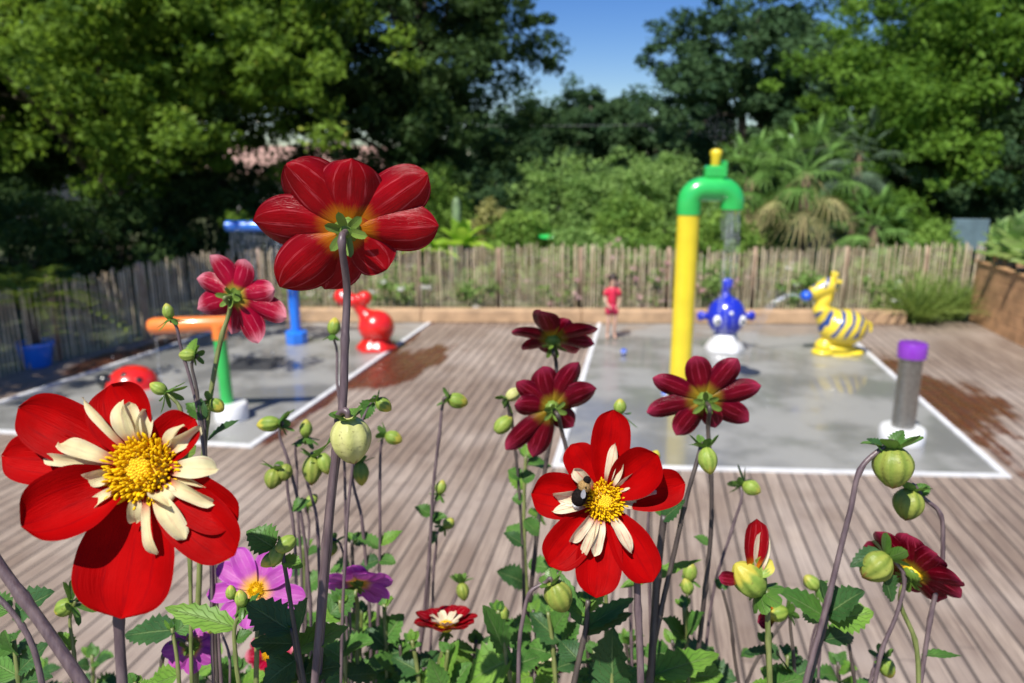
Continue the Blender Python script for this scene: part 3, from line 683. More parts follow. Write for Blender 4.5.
# ------------------------------------------------------------------ foliage
def leaf_cloud(name, pts, nrm, size, mat, parent, tone, aspect=.55, shape='quad'):
    """pts (n,3) leaf centres; nrm (n,3) rough facing; size (n,)"""
    n = len(pts); v = rng.normal(size=(n, 3)); d = nrm+v*.9; d /= np.linalg.norm(d, axis=1)[:, None]
    t = rng.normal(size=(n, 3)); t -= d*(t*d).sum(1)[:, None]; t /= np.linalg.norm(t, axis=1)[:, None]; b = np.cross(d, t)
    s = size[:, None]
    if shape == 'quad':
        co = np.stack([pts-t*s, pts-b*s*aspect+d*s*.12, pts+t*s, pts+b*s*aspect+d*s*.12], 1); k = 4
    vv = co.reshape(-1, 3)
    off_ = np.zeros(3); p = parent
    while p is not None: off_ += np.array(p.location); p = p.parent
    vv = vv-off_
    me = bpy.data.meshes.new(name); me.vertices.add(n*k); me.vertices.foreach_set('co', vv.astype(np.float32).ravel())
    me.loops.add(n*k); me.loops.foreach_set('vertex_index', np.arange(n*k, dtype=np.int32))
    me.polygons.add(n); me.polygons.foreach_set('loop_start', np.arange(0, n*k, k, dtype=np.int32)); me.polygons.foreach_set('loop_total', np.full(n, k, dtype=np.int32))
    me.update(calc_edges=True); me.validate()
    at_ = me.attributes.new('tone', 'FLOAT', 'POINT'); at_.data.foreach_set('value', np.repeat(tone, k).astype(np.float32))
    me.materials.append(mat); o = bpy.data.objects.new(name, me); C.objects.link(o)
    if parent is not None: o.parent = parent
    return o
def clusters_leaves(cl, rad, per, lsize, up=.5, droop=0.):
    n = len(cl); pts = np.repeat(cl, per, 0); r = np.repeat(rad, per)
    dvec = rng.normal(size=(n*per, 3)); dvec /= np.linalg.norm(dvec, axis=1)[:, None]; rr = rng.random(n*per)**.45
    o = dvec*(rr*r)[:, None]*np.array([1, 1, .62]); pts = pts+o; pts[:, 2] -= droop*(o[:, 0]**2+o[:, 1]**2)
    nr = o/np.maximum(r, .01)[:, None]+np.array([0, 0, up]); tone = np.repeat(rng.random(n), per)*.65+rng.random(n*per)*.35
    return pts, nr, lsize*(.6+.8*rng.random(n*per)), tone
M_bark = pm('grey_brown_bark', (.11, .085, .06), .9, .35, 6, .03)
def tree(loc, h, blobs, mat, label, nclu, per, crad, lsize, trunk_r=.22, name='broadleaf_tree', cat='tree', group=None, lean=0., nbr=14):
    """blobs: (dx,dy,z,rx,ry,rz) lobes of the crown"""
    t = thing(name, loc, label, cat, group); loc = Vector(loc)
    vol = np.array([b_[3]*b_[4]*b_[5] for b_ in blobs]); pr = vol**.7/np.sum(vol**.7)
    cl = []; 
    while len(cl) < nclu:
        b_ = blobs[rng.choice(len(blobs), p=pr)]; v = rng.normal(size=3); v /= np.linalg.norm(v); r = .35+.65*rng.random()**.5
        c0 = np.array([loc.x+b_[0]+v[0]*b_[3]*r, loc.y+b_[1]+v[1]*b_[4]*r, b_[2]+v[2]*b_[5]*r]); hd = np.array([v[0], v[1], 0])
        sg_ = crad*(1.0+.8*rng.random())
        for _ in range(int(rng.integers(5, 13))):
            o_ = rng.normal(size=3)*np.array([1, 1, .42])*sg_+hd*rng.normal()*sg_*.6; o_[2] -= .25*(o_[0]**2+o_[1]**2); cl.append(c0+o_)
    cl = np.array(cl); rad = crad*(.40+.75*rng.random(len(cl)))
    pts, nr, ls, tone = clusters_leaves(cl, rad, int(per*1.5), lsize*.80)
    keep = pts[:, 2] > .1
    leaf_cloud('crown', pts[keep], nr[keep], ls[keep], mat, t, tone[keep])
    m_ = MB(); top = Vector((loc.x+lean, loc.y, h*.72))
    tp = spline([loc, loc+Vector((lean*.2+.1, 0, h*.25)), loc+Vector((lean*.6-.08, .05, h*.5)), top], 4); rr = [trunk_r*(1.25 if i == 0 else 1)*(1-.75*i/(len(tp)-1)) for i in range(len(tp))]; m_.tube(tp, rr, 9)
    idx = rng.choice(len(cl), min(nbr, len(cl)), replace=False)
    for i in idx:
        e = Vector(cl[i]); k = random.randint(3, len(tp)-3); s0 = tp[k]; mid = s0.lerp(e, .5)+Vector((0, 0, .25)); r0 = rr[k]*.45
        q = spline([s0, mid, e], 4); m_.tube(q, [r0*(1-.85*j/(len(q)-1)) for j in range(len(q))], 6)
    m_.build('trunk', M_bark, t); return t
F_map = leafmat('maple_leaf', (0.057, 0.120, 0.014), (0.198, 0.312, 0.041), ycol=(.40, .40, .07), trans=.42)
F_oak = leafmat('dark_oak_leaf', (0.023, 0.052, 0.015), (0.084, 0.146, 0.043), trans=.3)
F_far = leafmat('far_dark_leaf', (0.027, 0.067, 0.029), (0.077, 0.138, 0.050), trans=.25)
F_rgt = leafmat('fresh_green_leaf', (0.060, 0.135, 0.016), (0.172, 0.307, 0.041), trans=.42)
F_blue = leafmat('blue_green_leaf', (0.028, 0.068, 0.030), (0.088, 0.162, 0.065), trans=.28)
F_shr = leafmat('feathery_shrub_leaf', (0.133, 0.240, 0.060), (0.306, 0.460, 0.130), trans=.35)
F_shr2 = leafmat('glossy_shrub_leaf', (0.099, 0.200, 0.035), (0.275, 0.420, 0.080), trans=.35)
F_yel = leafmat('yellow_shrub_leaf', (.22, .22, .07), (.48, .46, .18), trans=.3)
F_palm = leafmat('palm_leaf', (0.084, 0.187, 0.038), (0.251, 0.421, 0.115), trans=.25, ycol=(.40, .34, .16))
F_agv = leafmat('silver_palm_leaf', (.06, .10, .06), (.16, .23, .14), trans=.15)
F_ban = leafmat('banana_leaf', (.20, .36, .04), (.42, .62, .08), trans=.45)
F_gras = leafmat('long_grass_blade', (.09, .16, .03), (.30, .40, .11), trans=.3)
F_pink = leafmat('pale_pink_bloom', (.50, .27, .30), (.75, .52, .52), trans=.3)
F_white = leafmat('white_bloom', (.6, .6, .58), (.8, .8, .78), trans=.3)

def T(px, y, h, blobs, *a, **k): p = at(px, y); return tree((p.x, p.y, 0), h, blobs, *a, **k)
# tree outside the left edge whose shade falls over the left corner
tree((-11.6, 8.5, 0), 10, [(0, -1.5, 7.8, 2.4, 2.4, 1.5), (2.3, 1.8, 7.9, 1.6, 1.8, 1.2), (-1.5, 2.6, 8.2, 2.6, 2.2, 1.5), (-1, -3.5, 6.5, 2.0, 2.2, 1.7)], F_map, 'leafy maple standing outside the left edge of the deck', 620, 60, .55, .10, .2)
T(118, 19.5, 11, [(0, 0, 7.6, 4.2, 3.2, 3.0), (2.2, -1.6, 6.0, 2.4, 1.8, 1.9), (-3.6, -1, 6.6, 3.0, 2.5, 2.6), (3.6, .4, 7.6, 2.2, 2.2, 2.4), (1.6, -2.0, 4.3, 1.7, 1.1, 1.6)], F_map, 'large yellow-green maple with low hanging boughs at the upper left', 1150, 62, .62, .105, .30, nbr=24)
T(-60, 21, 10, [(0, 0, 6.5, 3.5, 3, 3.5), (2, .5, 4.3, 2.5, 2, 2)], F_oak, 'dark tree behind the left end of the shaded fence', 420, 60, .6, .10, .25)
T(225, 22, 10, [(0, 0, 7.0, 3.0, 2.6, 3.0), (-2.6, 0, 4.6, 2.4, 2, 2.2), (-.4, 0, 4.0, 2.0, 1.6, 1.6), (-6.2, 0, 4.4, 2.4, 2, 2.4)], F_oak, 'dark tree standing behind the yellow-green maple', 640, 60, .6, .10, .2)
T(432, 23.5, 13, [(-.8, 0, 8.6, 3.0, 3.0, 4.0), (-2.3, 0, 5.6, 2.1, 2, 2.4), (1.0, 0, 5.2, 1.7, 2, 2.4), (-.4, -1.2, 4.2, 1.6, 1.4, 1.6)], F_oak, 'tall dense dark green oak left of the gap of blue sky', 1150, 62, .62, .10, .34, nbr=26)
far = [(512, 40, 6.6, 2.6), (553, 41, 7.4, 1.7), (588, 38, 7.9, 1.6), (622, 40, 7.6, 1.9), (655, 39, 7.4, 2.2), (700, 42, 7.5, 2.5)]
flab = ['squat dark tree in the far row, half behind the tall oak', 'narrow pointed tree in the far row just right of the oak', 'highest pointed tree of the far row below the open sky', 'second pointed tree from the right edge of the sky gap', 'bushy far tree touching the tall blue-green tree', 'far tree glimpsed behind the blue-green tree above the yellow nozzle']
for (px, y, h, r), lb_ in zip(far, flab):
    T(px, y, h, [(0, 0, h*.42, r*1.25, r*1.1, h*.4), (.1, 0, h*.72, r*.7, r*.7, h*.27), (-r*.6, 0, h*.55, r*.7, r*.6, h*.25)], F_far, lb_, 210, 60, .62, .13, .2, group='far row of dark trees', nbr=6)
T(735, 30, 11, [(0, 0, 6.9, 2.9, 2.6, 2.6), (-1.9, 0, 6.3, 1.1, 1.4, 1.6), (1.4, 0, 8.7, 1.7, 1.8, 1.6), (.2, 0, 3.8, 2.9, 2.4, 2.2), (2.8, 0, 5.6, 1.9, 1.8, 2.6)], F_blue, 'tall loose blue-green tree with sky showing through, right of the sky gap', 700, 58, .55, .12, .28, nbr=22)
T(868, 34, 12, [(0, 0, 8, 2.8, 2.6, 3.4), (1.5, 0, 5, 3, 2.6, 3)], F_blue, 'grey-green tree behind the fresh green tree on the right', 420, 60, .7, .13, .25)
T(985, 22, 12, [(0, 0, 7.4, 3.4, 3.0, 3.2), (-3.1, -.4, 6.3, 1.9, 1.9, 2.0), (-2.6, -.8, 4.6, 1.5, 1.4, 1.3), (2.2, -1, 6, 2.6, 2.4, 3.0), (-1.2, .5, 9.4, 3, 2.4, 1.8)], F_rgt, 'big fresh green tree filling the upper right of the photo', 1050, 62, .62, .10, .3, nbr=22)
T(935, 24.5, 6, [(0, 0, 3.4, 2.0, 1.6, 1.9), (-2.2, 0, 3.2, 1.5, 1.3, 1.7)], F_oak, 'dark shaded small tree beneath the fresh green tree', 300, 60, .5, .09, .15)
T(1040, 20, 5, [(0, 0, 3.0, 1.7, 1.4, 1.8)], F_far, 'dark bushy tree behind the wooden planter', 220, 60, .5, .09, .12)

def shrub(px, y, ztop, r, mat, label, n=130, per=60, crad=.26, ls=.05, name='shrub', group=None, flowers=None, zb=.15):
    p = at(px, y); t = thing(name, p, label, 'shrub', group); hh = (ztop-zb)/2; cl = []
    for _ in range(n):
        v = rng.normal(size=3); v /= np.linalg.norm(v); k = .35+.62*rng.random()**.5
        cl.append([p.x+v[0]*r*k, y+v[1]*r*.7*k, zb+hh+v[2]*hh*k])
    cl = np.array(cl); pts, nr, l_, tone = clusters_leaves(cl, crad*(.5+rng.random(n)), per, ls, .4)
    leaf_cloud('foliage', pts, nr, l_, mat, t, tone)
    m_ = MB()
    for i in rng.choice(n, min(14, n), replace=False):
        e = Vector(cl[i]); m_.tube(spline([p+Vector((random.uniform(-.1, .1), random.uniform(-.1, .1), 0)), p.lerp(e, .5)+Vector((0, 0, .2)), e], 3), [.03, .026, .022, .018, .014, .011, .008], 5)
    m_.build('stems', M_bark, t)
    if flowers:
        fm, nf = flowers; c = cl[rng.choice(n, nf)]+rng.normal(size=(nf, 3))*np.array([.1, .1, .1])-np.array([0, .3*r, 0])
        
        for c_ in c: pts, nr, l_, tone = clusters_leaves(c_[None], np.full(1, .085), 30, .024, .3); leaf_cloud('bloom', pts, nr, l_, fm, t, tone)
    return t
hz = lambda y, py: HZ(0, y, py)
Y = 18.5
# hedge-like backing shrubs
for (px, y, py, r, mt, lb_) in [
    (435, 20.5, 158, 1.1, F_shr2, 'leafy shrub under the dark oak, beside the red back-turned bloom'),
    (555, 20.5, 152, 1.5, F_shr, 'broad feathery shrub below the far row of trees'),
    (615, 20.2, 150, 1.5, F_shr, 'broad feathery shrub left of the yellow pipe'),
    (665, 19.6, 150, 1.3, F_shr, 'upright feathery shrub directly behind the green arch'),
    (505, 20.8, 170, 1.0, F_far, 'dark low shrub behind the yellow-leaved bush'),
    (520, 17.8, 208, .7, F_shr2, 'round bush with glossy leaves right of the banana leaves'),
    (625, 17.7, 192, .95, F_shr2, 'rounded glossy-leaved bush above the fence left of the yellow pipe'),
    (575, 17.2, 222, .6, F_shr, 'small feathery bush just above the fence'),
    (720, 17.8, 205, .8, F_shr2, 'bush behind the falling water of the arch'),
    (760, 21, 132, 1.3, F_palm, 'tall yellowish green shrub behind the palm'),
    (885, 18.5, 190, .9, F_rgt, 'green shrub right of the palm'),
    (925, 17.2, 222, .6, F_shr2, 'low bush behind the long grass clump')]:
    shrub(px, y, hz(y, py), r, mt, lb_, n=150 if r > 1 else 110, crad=.30)
shrub(490, 18.4, hz(18.4, 196), .48, F_yel, 'pale yellow-leaved bush behind the fence', n=70, crad=.17, ls=.04)
for (px, y, py, r, fm, lb_) in [
    (482, 16.4, 262, .75, F_white, 'low bush dotted with white flowers seen through the fence'),
    (400, 16.3, 262, .9, F_white, 'yellow-green bush seen through the fence behind the red fountain'),
    (552, 16.4, 262, .6, F_pink, 'small pink-flowering bush seen through the middle of the fence'),
    (612, 16.5, 238, .55, F_pink, 'tall pink-flowering bush behind the fence above the child'),
    (650, 16.4, 246, .5, F_pink, 'pink-flowering bush behind the fence just left of the yellow pipe'),
    (712, 16.4, 255, .55, F_pink, 'pink-flowering bush behind the fence by the fish fountain'),
    (790, 16.5, 258, .8, F_white, 'low leafy bush behind the fence left of the striped animal'),
    (870, 16.6, 256, .7, F_shr2 and F_white, 'low leafy bush behind the fence right of the striped animal'),
    (320, 16.4, 262, .8, F_white, 'low leafy bush behind the fence at the blue pole')]:
    shrub(px, y, hz(y, py), r, F_shr, lb_, n=60, crad=.2, ls=.04, flowers=(fm, 26 if fm is F_pink else 8), zb=.05)
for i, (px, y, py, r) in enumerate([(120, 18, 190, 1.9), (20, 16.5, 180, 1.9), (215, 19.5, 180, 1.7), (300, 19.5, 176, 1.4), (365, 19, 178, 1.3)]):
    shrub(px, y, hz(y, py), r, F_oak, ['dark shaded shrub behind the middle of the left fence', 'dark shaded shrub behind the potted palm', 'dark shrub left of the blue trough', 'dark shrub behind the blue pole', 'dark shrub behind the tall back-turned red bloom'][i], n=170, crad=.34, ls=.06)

# far hedge so the horizon closes
n_ = 26000; xs = rng.uniform(-48, 48, n_); zs = rng.random(n_)**.8*(3.4+.7*np.sin(xs*.7)+.5*np.sin(xs*1.9)); pts = np.stack([xs, 46+rng.normal(size=n_)*1.2, zs], 1)
wd_ = leaf_cloud('distant_wood', pts, np.tile(np.array([0, -.6, .6]), (n_, 1)), .28*(.6+.8*rng.random(n_)), F_far, None, rng.random(n_)); tag(wd_, 'dark mass of far-off wood closing the view', 'wood', kind='stuff')

# palms
def blade(mb, a, d_, ln, wd, sag, up=Vector((0, 0, 1)), k=5):
    """narrow folded blade drooping with distance"""
    a = Vector(a); d_ = Vector(d_).normalized(); side = d_.cross(up); side = side.normalized() if side.length > 1e-4 else Vector((1, 0, 0))
    q = []; uv = []
    for i in range(k+1):
        t = i/k; p = a+d_*ln*t+Vector((0, 0, -sag*ln*t*t)); w_ = wd*(1-t**1.6)*(.5+min(1, t*3)*.5)/2+.0005
        q += [p-side*w_, p-Vector((0, 0, w_*.5)), p+side*w_]; uv += [(0, t), (.5, t), (1, t)]
    F = []
    for i in range(k):
        for j in (0, 1): F.append((i*3+j, i*3+j+1, i*3+j+4, i*3+j+3))
    mb.add(q, F, uv)
def settone(o, lo=.1, hi=.9):
    me = o.data; a = me.attributes.new('tone', 'FLOAT', 'POINT'); nv = len(me.vertices)
    vals = np.repeat(rng.uniform(lo, hi, nv//6+1), 6)[:nv]; a.data.foreach_set('value', vals.astype(np.float32)); return o
def fan_palm(px, y, ht, nf, fr, mat, label, stem=.11, dead=0.2):
    p = at(px, y); t = thing('fan_palm', p, label, 'palm'); top = p+Vector((0, 0, ht))
    m_ = MB(); m_.tube([p, p+Vector((.03, 0, ht*.5)), top], [stem*1.1, stem, stem*.95], 10); m_.build('trunk', pm('fibrous_palm_trunk', (.13, .09, .055), .95, .4, 12, .03), t)
    for i in range(nf):
        az = i*2.399+random.uniform(-.2, .2); el = math.radians(75-130*(i/nf)**.9); d_ = Vector((math.cos(az)*math.cos(el), math.sin(az)*math.cos(el), math.sin(el)))
        hub = top+d_*fr*.75+Vector((0, 0, -.12*fr*(1-math.sin(el)))); m_ = MB(); m_.tube([top, top.lerp(hub, .5)+Vector((0, 0, .05)), hub], [.018, .014, .010], 5)
        side = d_.cross(Vector((0, 0, 1))); side = side.normalized() if side.length > .01 else Vector((1, 0, 0)); nrm = side.cross(d_)
        for j in range(17):
            a = math.radians(-100+200*j/16); bd = d_*math.cos(a)+side*math.sin(a)+nrm*.1; blade(m_, hub, bd, fr*random.uniform(.62, .78)*(1-.22*abs(a)/1.9), .05, .38+.3*(i/nf))
        o = m_.build('frond', mat, t, smooth=False); lo = .97 if i > nf*(1-dead) else .1; settone(o, lo if lo > .5 else random.uniform(.1, .4), 1. if lo > .5 else random.uniform(.5, .85))
fan_palm(796, 18.4, hz(18.4, 172), 32, 1.22, F_palm, 'fan palm with drooping yellowish old fronds behind the fence', dead=.3)
fan_palm(742, 19.4, hz(19.4, 178), 24, 1.1, F_palm, 'smaller fan palm right behind the green arch')
fan_palm(846, 20.4, hz(20.4, 150), 20, 1.05, F_agv, 'silvery grey-green fan palm between the yellowish palm and the right trees', dead=.05)
fan_palm(866, 17.4, hz(17.4, 225), 20, .85, F_palm, 'low fan palm just above the fence behind the striped animal', dead=.1)
def rosette(px, y, zc, n, ln, wd, mat, name, label, sag=.6, cat='plant', z0=0.):
    p = at(px, y, z0); t = thing(name, p, label, cat)
    for i in range(n):
        az = i*2.399; el = math.radians(random.uniform(15, 80)); m_ = MB()
        blade(m_, p+Vector((0, 0, zc)), (math.cos(az)*math.cos(el), math.sin(az)*math.cos(el), math.sin(el)), ln*random.uniform(.7, 1.1), wd, sag, k=8); o = m_.build('leaf', mat, t); settone(o)
    m_ = MB(); m_.tube([p, p+Vector((0, 0, zc+.02))], [.09, .06], 8); m_.build('stem', M_bark, t); return t
rosette(462, 17.6, 1.3, 13, 1.15, .46, F_ban, 'banana_plant', 'banana plant with broad bright green leaves behind the fence', .45)
rosette(428, 17.2, 1.25, 9, .95, .38, F_ban, 'banana_plant', 'second banana plant, just right of the tall red bloom', .5)
p = at(458, 18.4); t = thing('column_cactus', p, 'pale green upright column cactus behind the banana leaves', 'cactus'); m_ = MB(); zt_ = hz(18.4, 197); m_.lathe([(.09, 0), (.1, zt_*.5), (.1, zt_*.93), (.06, zt_*.98), (.01, zt_)], p, 20, lobes=8, lamp=.12); m_.build('ribbed_stem', pm('cactus_skin', (.16, .24, .11), .6, .2, 6), t)
m_ = MB(); m_.lathe([(.06, 0), (.06, .4), (.01, .5)], p+Vector((.17, 0, zt_*.5)), 14, lobes=7, lamp=.12); m_.tube([p+Vector((.05, 0, zt_*.47)), p+Vector((.17, 0, zt_*.5)), p+Vector((.17, 0, zt_*.55))], .05, 10); m_.build('arm', bpy.data.materials['cactus_skin'], t)
# long grass clumps right of the timber edging
for (px, py, nn_, ln, lb_) in ((915, 322, 330, 1.7, 'large clump of long arching grass at the right end of the timber edging'), (950, 318, 240, 1.5, 'clump of long grass against the wooden planter')):
    p = G(px, py); t = thing('grass_clump', p, lb_, 'grass plant'); m_ = MB()
    for i in range(nn_):
        az = random.uniform(0, 2*PI); el = math.radians(random.uniform(30, 86)); b0 = p+Vector((random.gauss(0, .13), random.gauss(0, .10), .02))
        blade(m_, b0, (math.cos(az)*math.cos(el), math.sin(az)*math.cos(el), math.sin(el)), ln*random.uniform(.6, 1.15), .032, .36, k=6)
    settone(m_.build('blades', F_gras, t), .1, .95)
# cabbage-like plants in planter
M_cab = leafmat('kale_leaf', (.20, .34, .10), (.46, .60, .26), trans=.35)
for k, (dd, ss) in enumerate(((.45, .9), (1.2, 1.1), (2.1, 1.0), (3.1, 1.0))):
    p = q0-dvv*(dd-.2)+prp*.28+Vector((0, 0, hp-.06)); t = thing('broad_leaf_plant', p, ['broad-leaved green plant at the far corner of the wooden planter', 'tallest broad-leaved green plant in the wooden planter', 'broad-leaved plant in the near part of the wooden planter', 'nearest broad-leaved plant in the wooden planter'][k], 'plant', 'plants in the wooden planter')
    for i in range(20):
        az = i*2.399; el = math.radians(80-60*i/20); m_ = MB(); zz = .72*ss*(1-i/26)
        blade(m_, p+Vector((0, 0, zz)), (math.cos(az)*math.cos(el), math.sin(az)*math.cos(el), math.sin(el)),   .62*ss, .50*ss, .35, k=6); settone(m_.build('leaf', M_cab, t))
    m_ = MB(); m_.tube([p, p+Vector((0, 0, .63*ss))], [.03, .02], 8); m_.build('stem', M_bark, t)
for dd in (.35, .75): 
    p = q0-dvv*dd+prp*.22; m_ = MB(); m_.box((p.x, p.y, hp+.12), (.09, .09, .26), BD, .01); m_.build('peg', M_plank, pl, smooth=False)
# cycad in the blue pot
p = po+Vector((0, 0, .34)); t = thing('potted_cycad', p, 'dark palm-like plant with arching feathery fronds growing in the blue pot', 'plant')
m_ = MB(); m_.tube([p, p+Vector((0, 0, .62))], [.09, .08], 10); m_.build('trunk', M_bark, t)
M_cyc = leafmat('cycad_leaf', (.09, .16, .02), (.30, .38, .05), trans=.2)
for i in range(22):
    az = i*2.399; el = math.radians(72-58*(i/22)); d_ = Vector((math.cos(az)*math.cos(el), math.sin(az)*math.cos(el), math.sin(el))); m_ = MB(); ln = 1.45; a = p+Vector((0, 0, .62)); side = d_.cross(Vector((0, 0, 1))).normalized(); pts = []
    for j in range(15):
        s_ = j/14; pts.append(a+d_*ln*s_+Vector((0, 0, -.55*ln*s_*s_)))
        if j > 2:
            for sg in (-1, 1): blade(m_, pts[-1], side*sg+d_*.5, .30*(1-.5*abs(s_-.45)), .034, .2, k=2)
    m_.tube(pts, [.009-.0005*j for j in range(15)], 5); settone(m_.build('frond', M_cyc, t, smooth=False))

#DAHLIAS#
# ------------------------------------------------------------------ dahlias in the raised bed
PM_red = petalmat('velvet_red_petal', (.40, .0012, .0015), (.30, .001, .0015), (.18, .0008, .003), .5, (.50, .05, .01), (.02, .14), rough=.5, trans=.18, spec=.035, bumpd=.0005)
PM_redback = petalmat('red_petal_underside', (.32, .002, .006), (.19, .001, .006), (.72, .12, .14), .40, (.50, .16, .006), (.10, .32), rough=.26, trans=.24, bumpd=.0006, spec=.14)
PM_dark = petalmat('burgundy_petal_underside', (.16, .0006, .009), (.06, .0004, .005), (.62, .05, .11), .5, (.26, .17, .012), (.12, .34), rough=.22, trans=.2, tip=(.40, .03, .08), bumpd=.0006, spec=.2)  # pink tips also paint gloss highlights into the burgundy
PM_rose = petalmat('rose_petal_underside', (.40, .003, .03), (.22, .002, .018), (.75, .14, .22), .6, (.36, .28, .03), (.10, .28), rough=.22, trans=.26, tip=(.78, .30, .36), bumpd=.0006, spec=.2)
PM_mag = petalmat('magenta_petal', (.52, .09, .44), (.42, .05, .40), (.70, .30, .60), .5, (.78, .42, .06), (.10, .38), trans=.3)
PM_cream = petalmat('cream_collar_floret', (.80, .71, .38), (.82, .75, .47), (.60, .03, .05), .3, (.50, .01, .02), (.02, .42), rough=.45, trans=.28, sfreq=5.)
PM_creampink = petalmat('cream_floret_with_red', (.80, .70, .46), (.82, .75, .54), (.62, .02, .04), .8, (.50, .01, .02), (.02, .36), rough=.45, trans=.28, sfreq=6.)
M_disc = pm('yellow_disc_floret', (.95, .56, .006), .6, .2, 260, trans=.2, spec=.15); M_disc2 = pm('golden_disc_bud', (.88, .55, .02), .5, .2, 260)
def stemmat(name, a, b_):
    m, n = newmat(name); tc = N(n, 'ShaderNodeTexCoord'); mp = N(n, 'ShaderNodeMapping'); mp.inputs['Scale'].default_value = (160, 160, 12); L(n, tc.outputs['Object'], mp.inputs[0])
    f = noise(n, 1.5, 4, mp.outputs[0]); f2 = noise(n, 14, 3)
    c = mixc(n, mapr(n, f, .3, .7), a, b_); c = mixc(n, math_(n, 'MULTIPLY', mapr(n, f2, .45, .7), .5), c, sc(a, .6))
    return finish(m, n, c, .42, bump=f, bumpd=.0006)
M_st = stemmat('purple_brown_stem', (.085, .055, .062), (.155, .11, .11)); M_stg = stemmat('green_stem', (.10, .13, .03), (.20, .22, .07)); M_std = stemmat('dark_stem', (.045, .032, .03), (.09, .07, .055))
def greenleaf(name, a, b_, rough=.36, trans=.22):
    m, n = newmat(name); uv = N(n, 'ShaderNodeTexCoord'); s = N(n, 'ShaderNodeSeparateXYZ'); L(n, uv.outputs['UV'], s.inputs[0])
    uc = math_(n, 'ABSOLUTE', math_(n, 'SUBTRACT', s.outputs[0], .5)); nz = noise(n, 45, 4)
    c = mixc(n, mapr(n, nz, .3, .7), a, b_)
    mid = mapr(n, uc, .045, .01); vn = math_(n, 'SINE', math_(n, 'MULTIPLY', math_(n, 'SUBTRACT', s.outputs[1], math_(n, 'MULTIPLY', uc, .7)), 42.)); vm = mapr(n, vn, .86, 1.0)
    c = mixc(n, math_(n, 'MULTIPLY', math_(n, 'MAXIMUM', mid, math_(n, 'MULTIPLY', vm, .55)), .45), c, (.24, .34, .12))
    h = math_(n, 'ADD', math_(n, 'MULTIPLY', math_(n, 'MAXIMUM', mid, vm), -1.), math_(n, 'MULTIPLY', nz, .6))
    tc = mixc(n, .5, c, (.22, .36, .03))
    return finish(m, n, c, rough, trans=trans, tcol=tc, bump=h, bumpd=.0009, spec=.3)
LF_mid = greenleaf('dahlia_leaf', (.045, .13, .02), (.10, .23, .04), .5); LF_dark = greenleaf('dark_dahlia_leaf', (.022, .075, .02), (.05, .13, .035), .5); LF_brt = greenleaf('bright_dahlia_leaf', (.12, .27, .03), (.22, .40, .06), .48, trans=.35)
def budmat(name, a, b_, tip, t0=.72):
    m, n = newmat(name); uv = N(n, 'ShaderNodeTexCoord'); s = N(n, 'ShaderNodeSeparateXYZ'); L(n, uv.outputs['UV'], s.inputs[0])
    wv = math_(n, 'SINE', math_(n, 'MULTIPLY', s.outputs[0], 2*PI*8)); nz = noise(n, 160, 3)
    blem = noise(n, 420, 2)
    c = mixc(n, mapr(n, wv, -2.6, 2.6), a, b_); c = mixc(n, math_(n, 'MULTIPLY', mapr(n, blem, .62, .72), .5), c, (.10, .06, .02)); c = mixc(n, math_(n, 'MULTIPLY', mapr(n, nz, .4, .7), .3), c, sc(a, .7))
    c = mixc(n, mapr(n, math_(n, 'ADD', s.outputs[1], math_(n, 'MULTIPLY', wv, .05)), t0, t0+.2), c, tip)
    return finish(m, n, c, .45, trans=.12, bump=nz, bumpd=.0008, spec=.3)
BM_yel = budmat('pale_yellow_green_bud', (.46, .47, .14), (.62, .60, .25), (.16, .03, .015), .84); BM_grn = budmat('green_bud', (.20, .31, .04), (.36, .44, .09), (.42, .40, .07), .7)
BM_olv = budmat('olive_bud', (.17, .25, .035), (.34, .36, .07), (.22, .09, .03), .82); BM_gold = budmat('green_bud_with_gold_tip', (.17, .28, .04), (.28, .36, .06), (.50, .44, .06), .55)
LF_cal = greenleaf('bud_sepal_green', (.07, .17, .025), (.15, .29, .05), .36, .25)
M_cal = greenleaf('calyx_green', (.12, .22, .03), (.22, .34, .06), .4, .2)

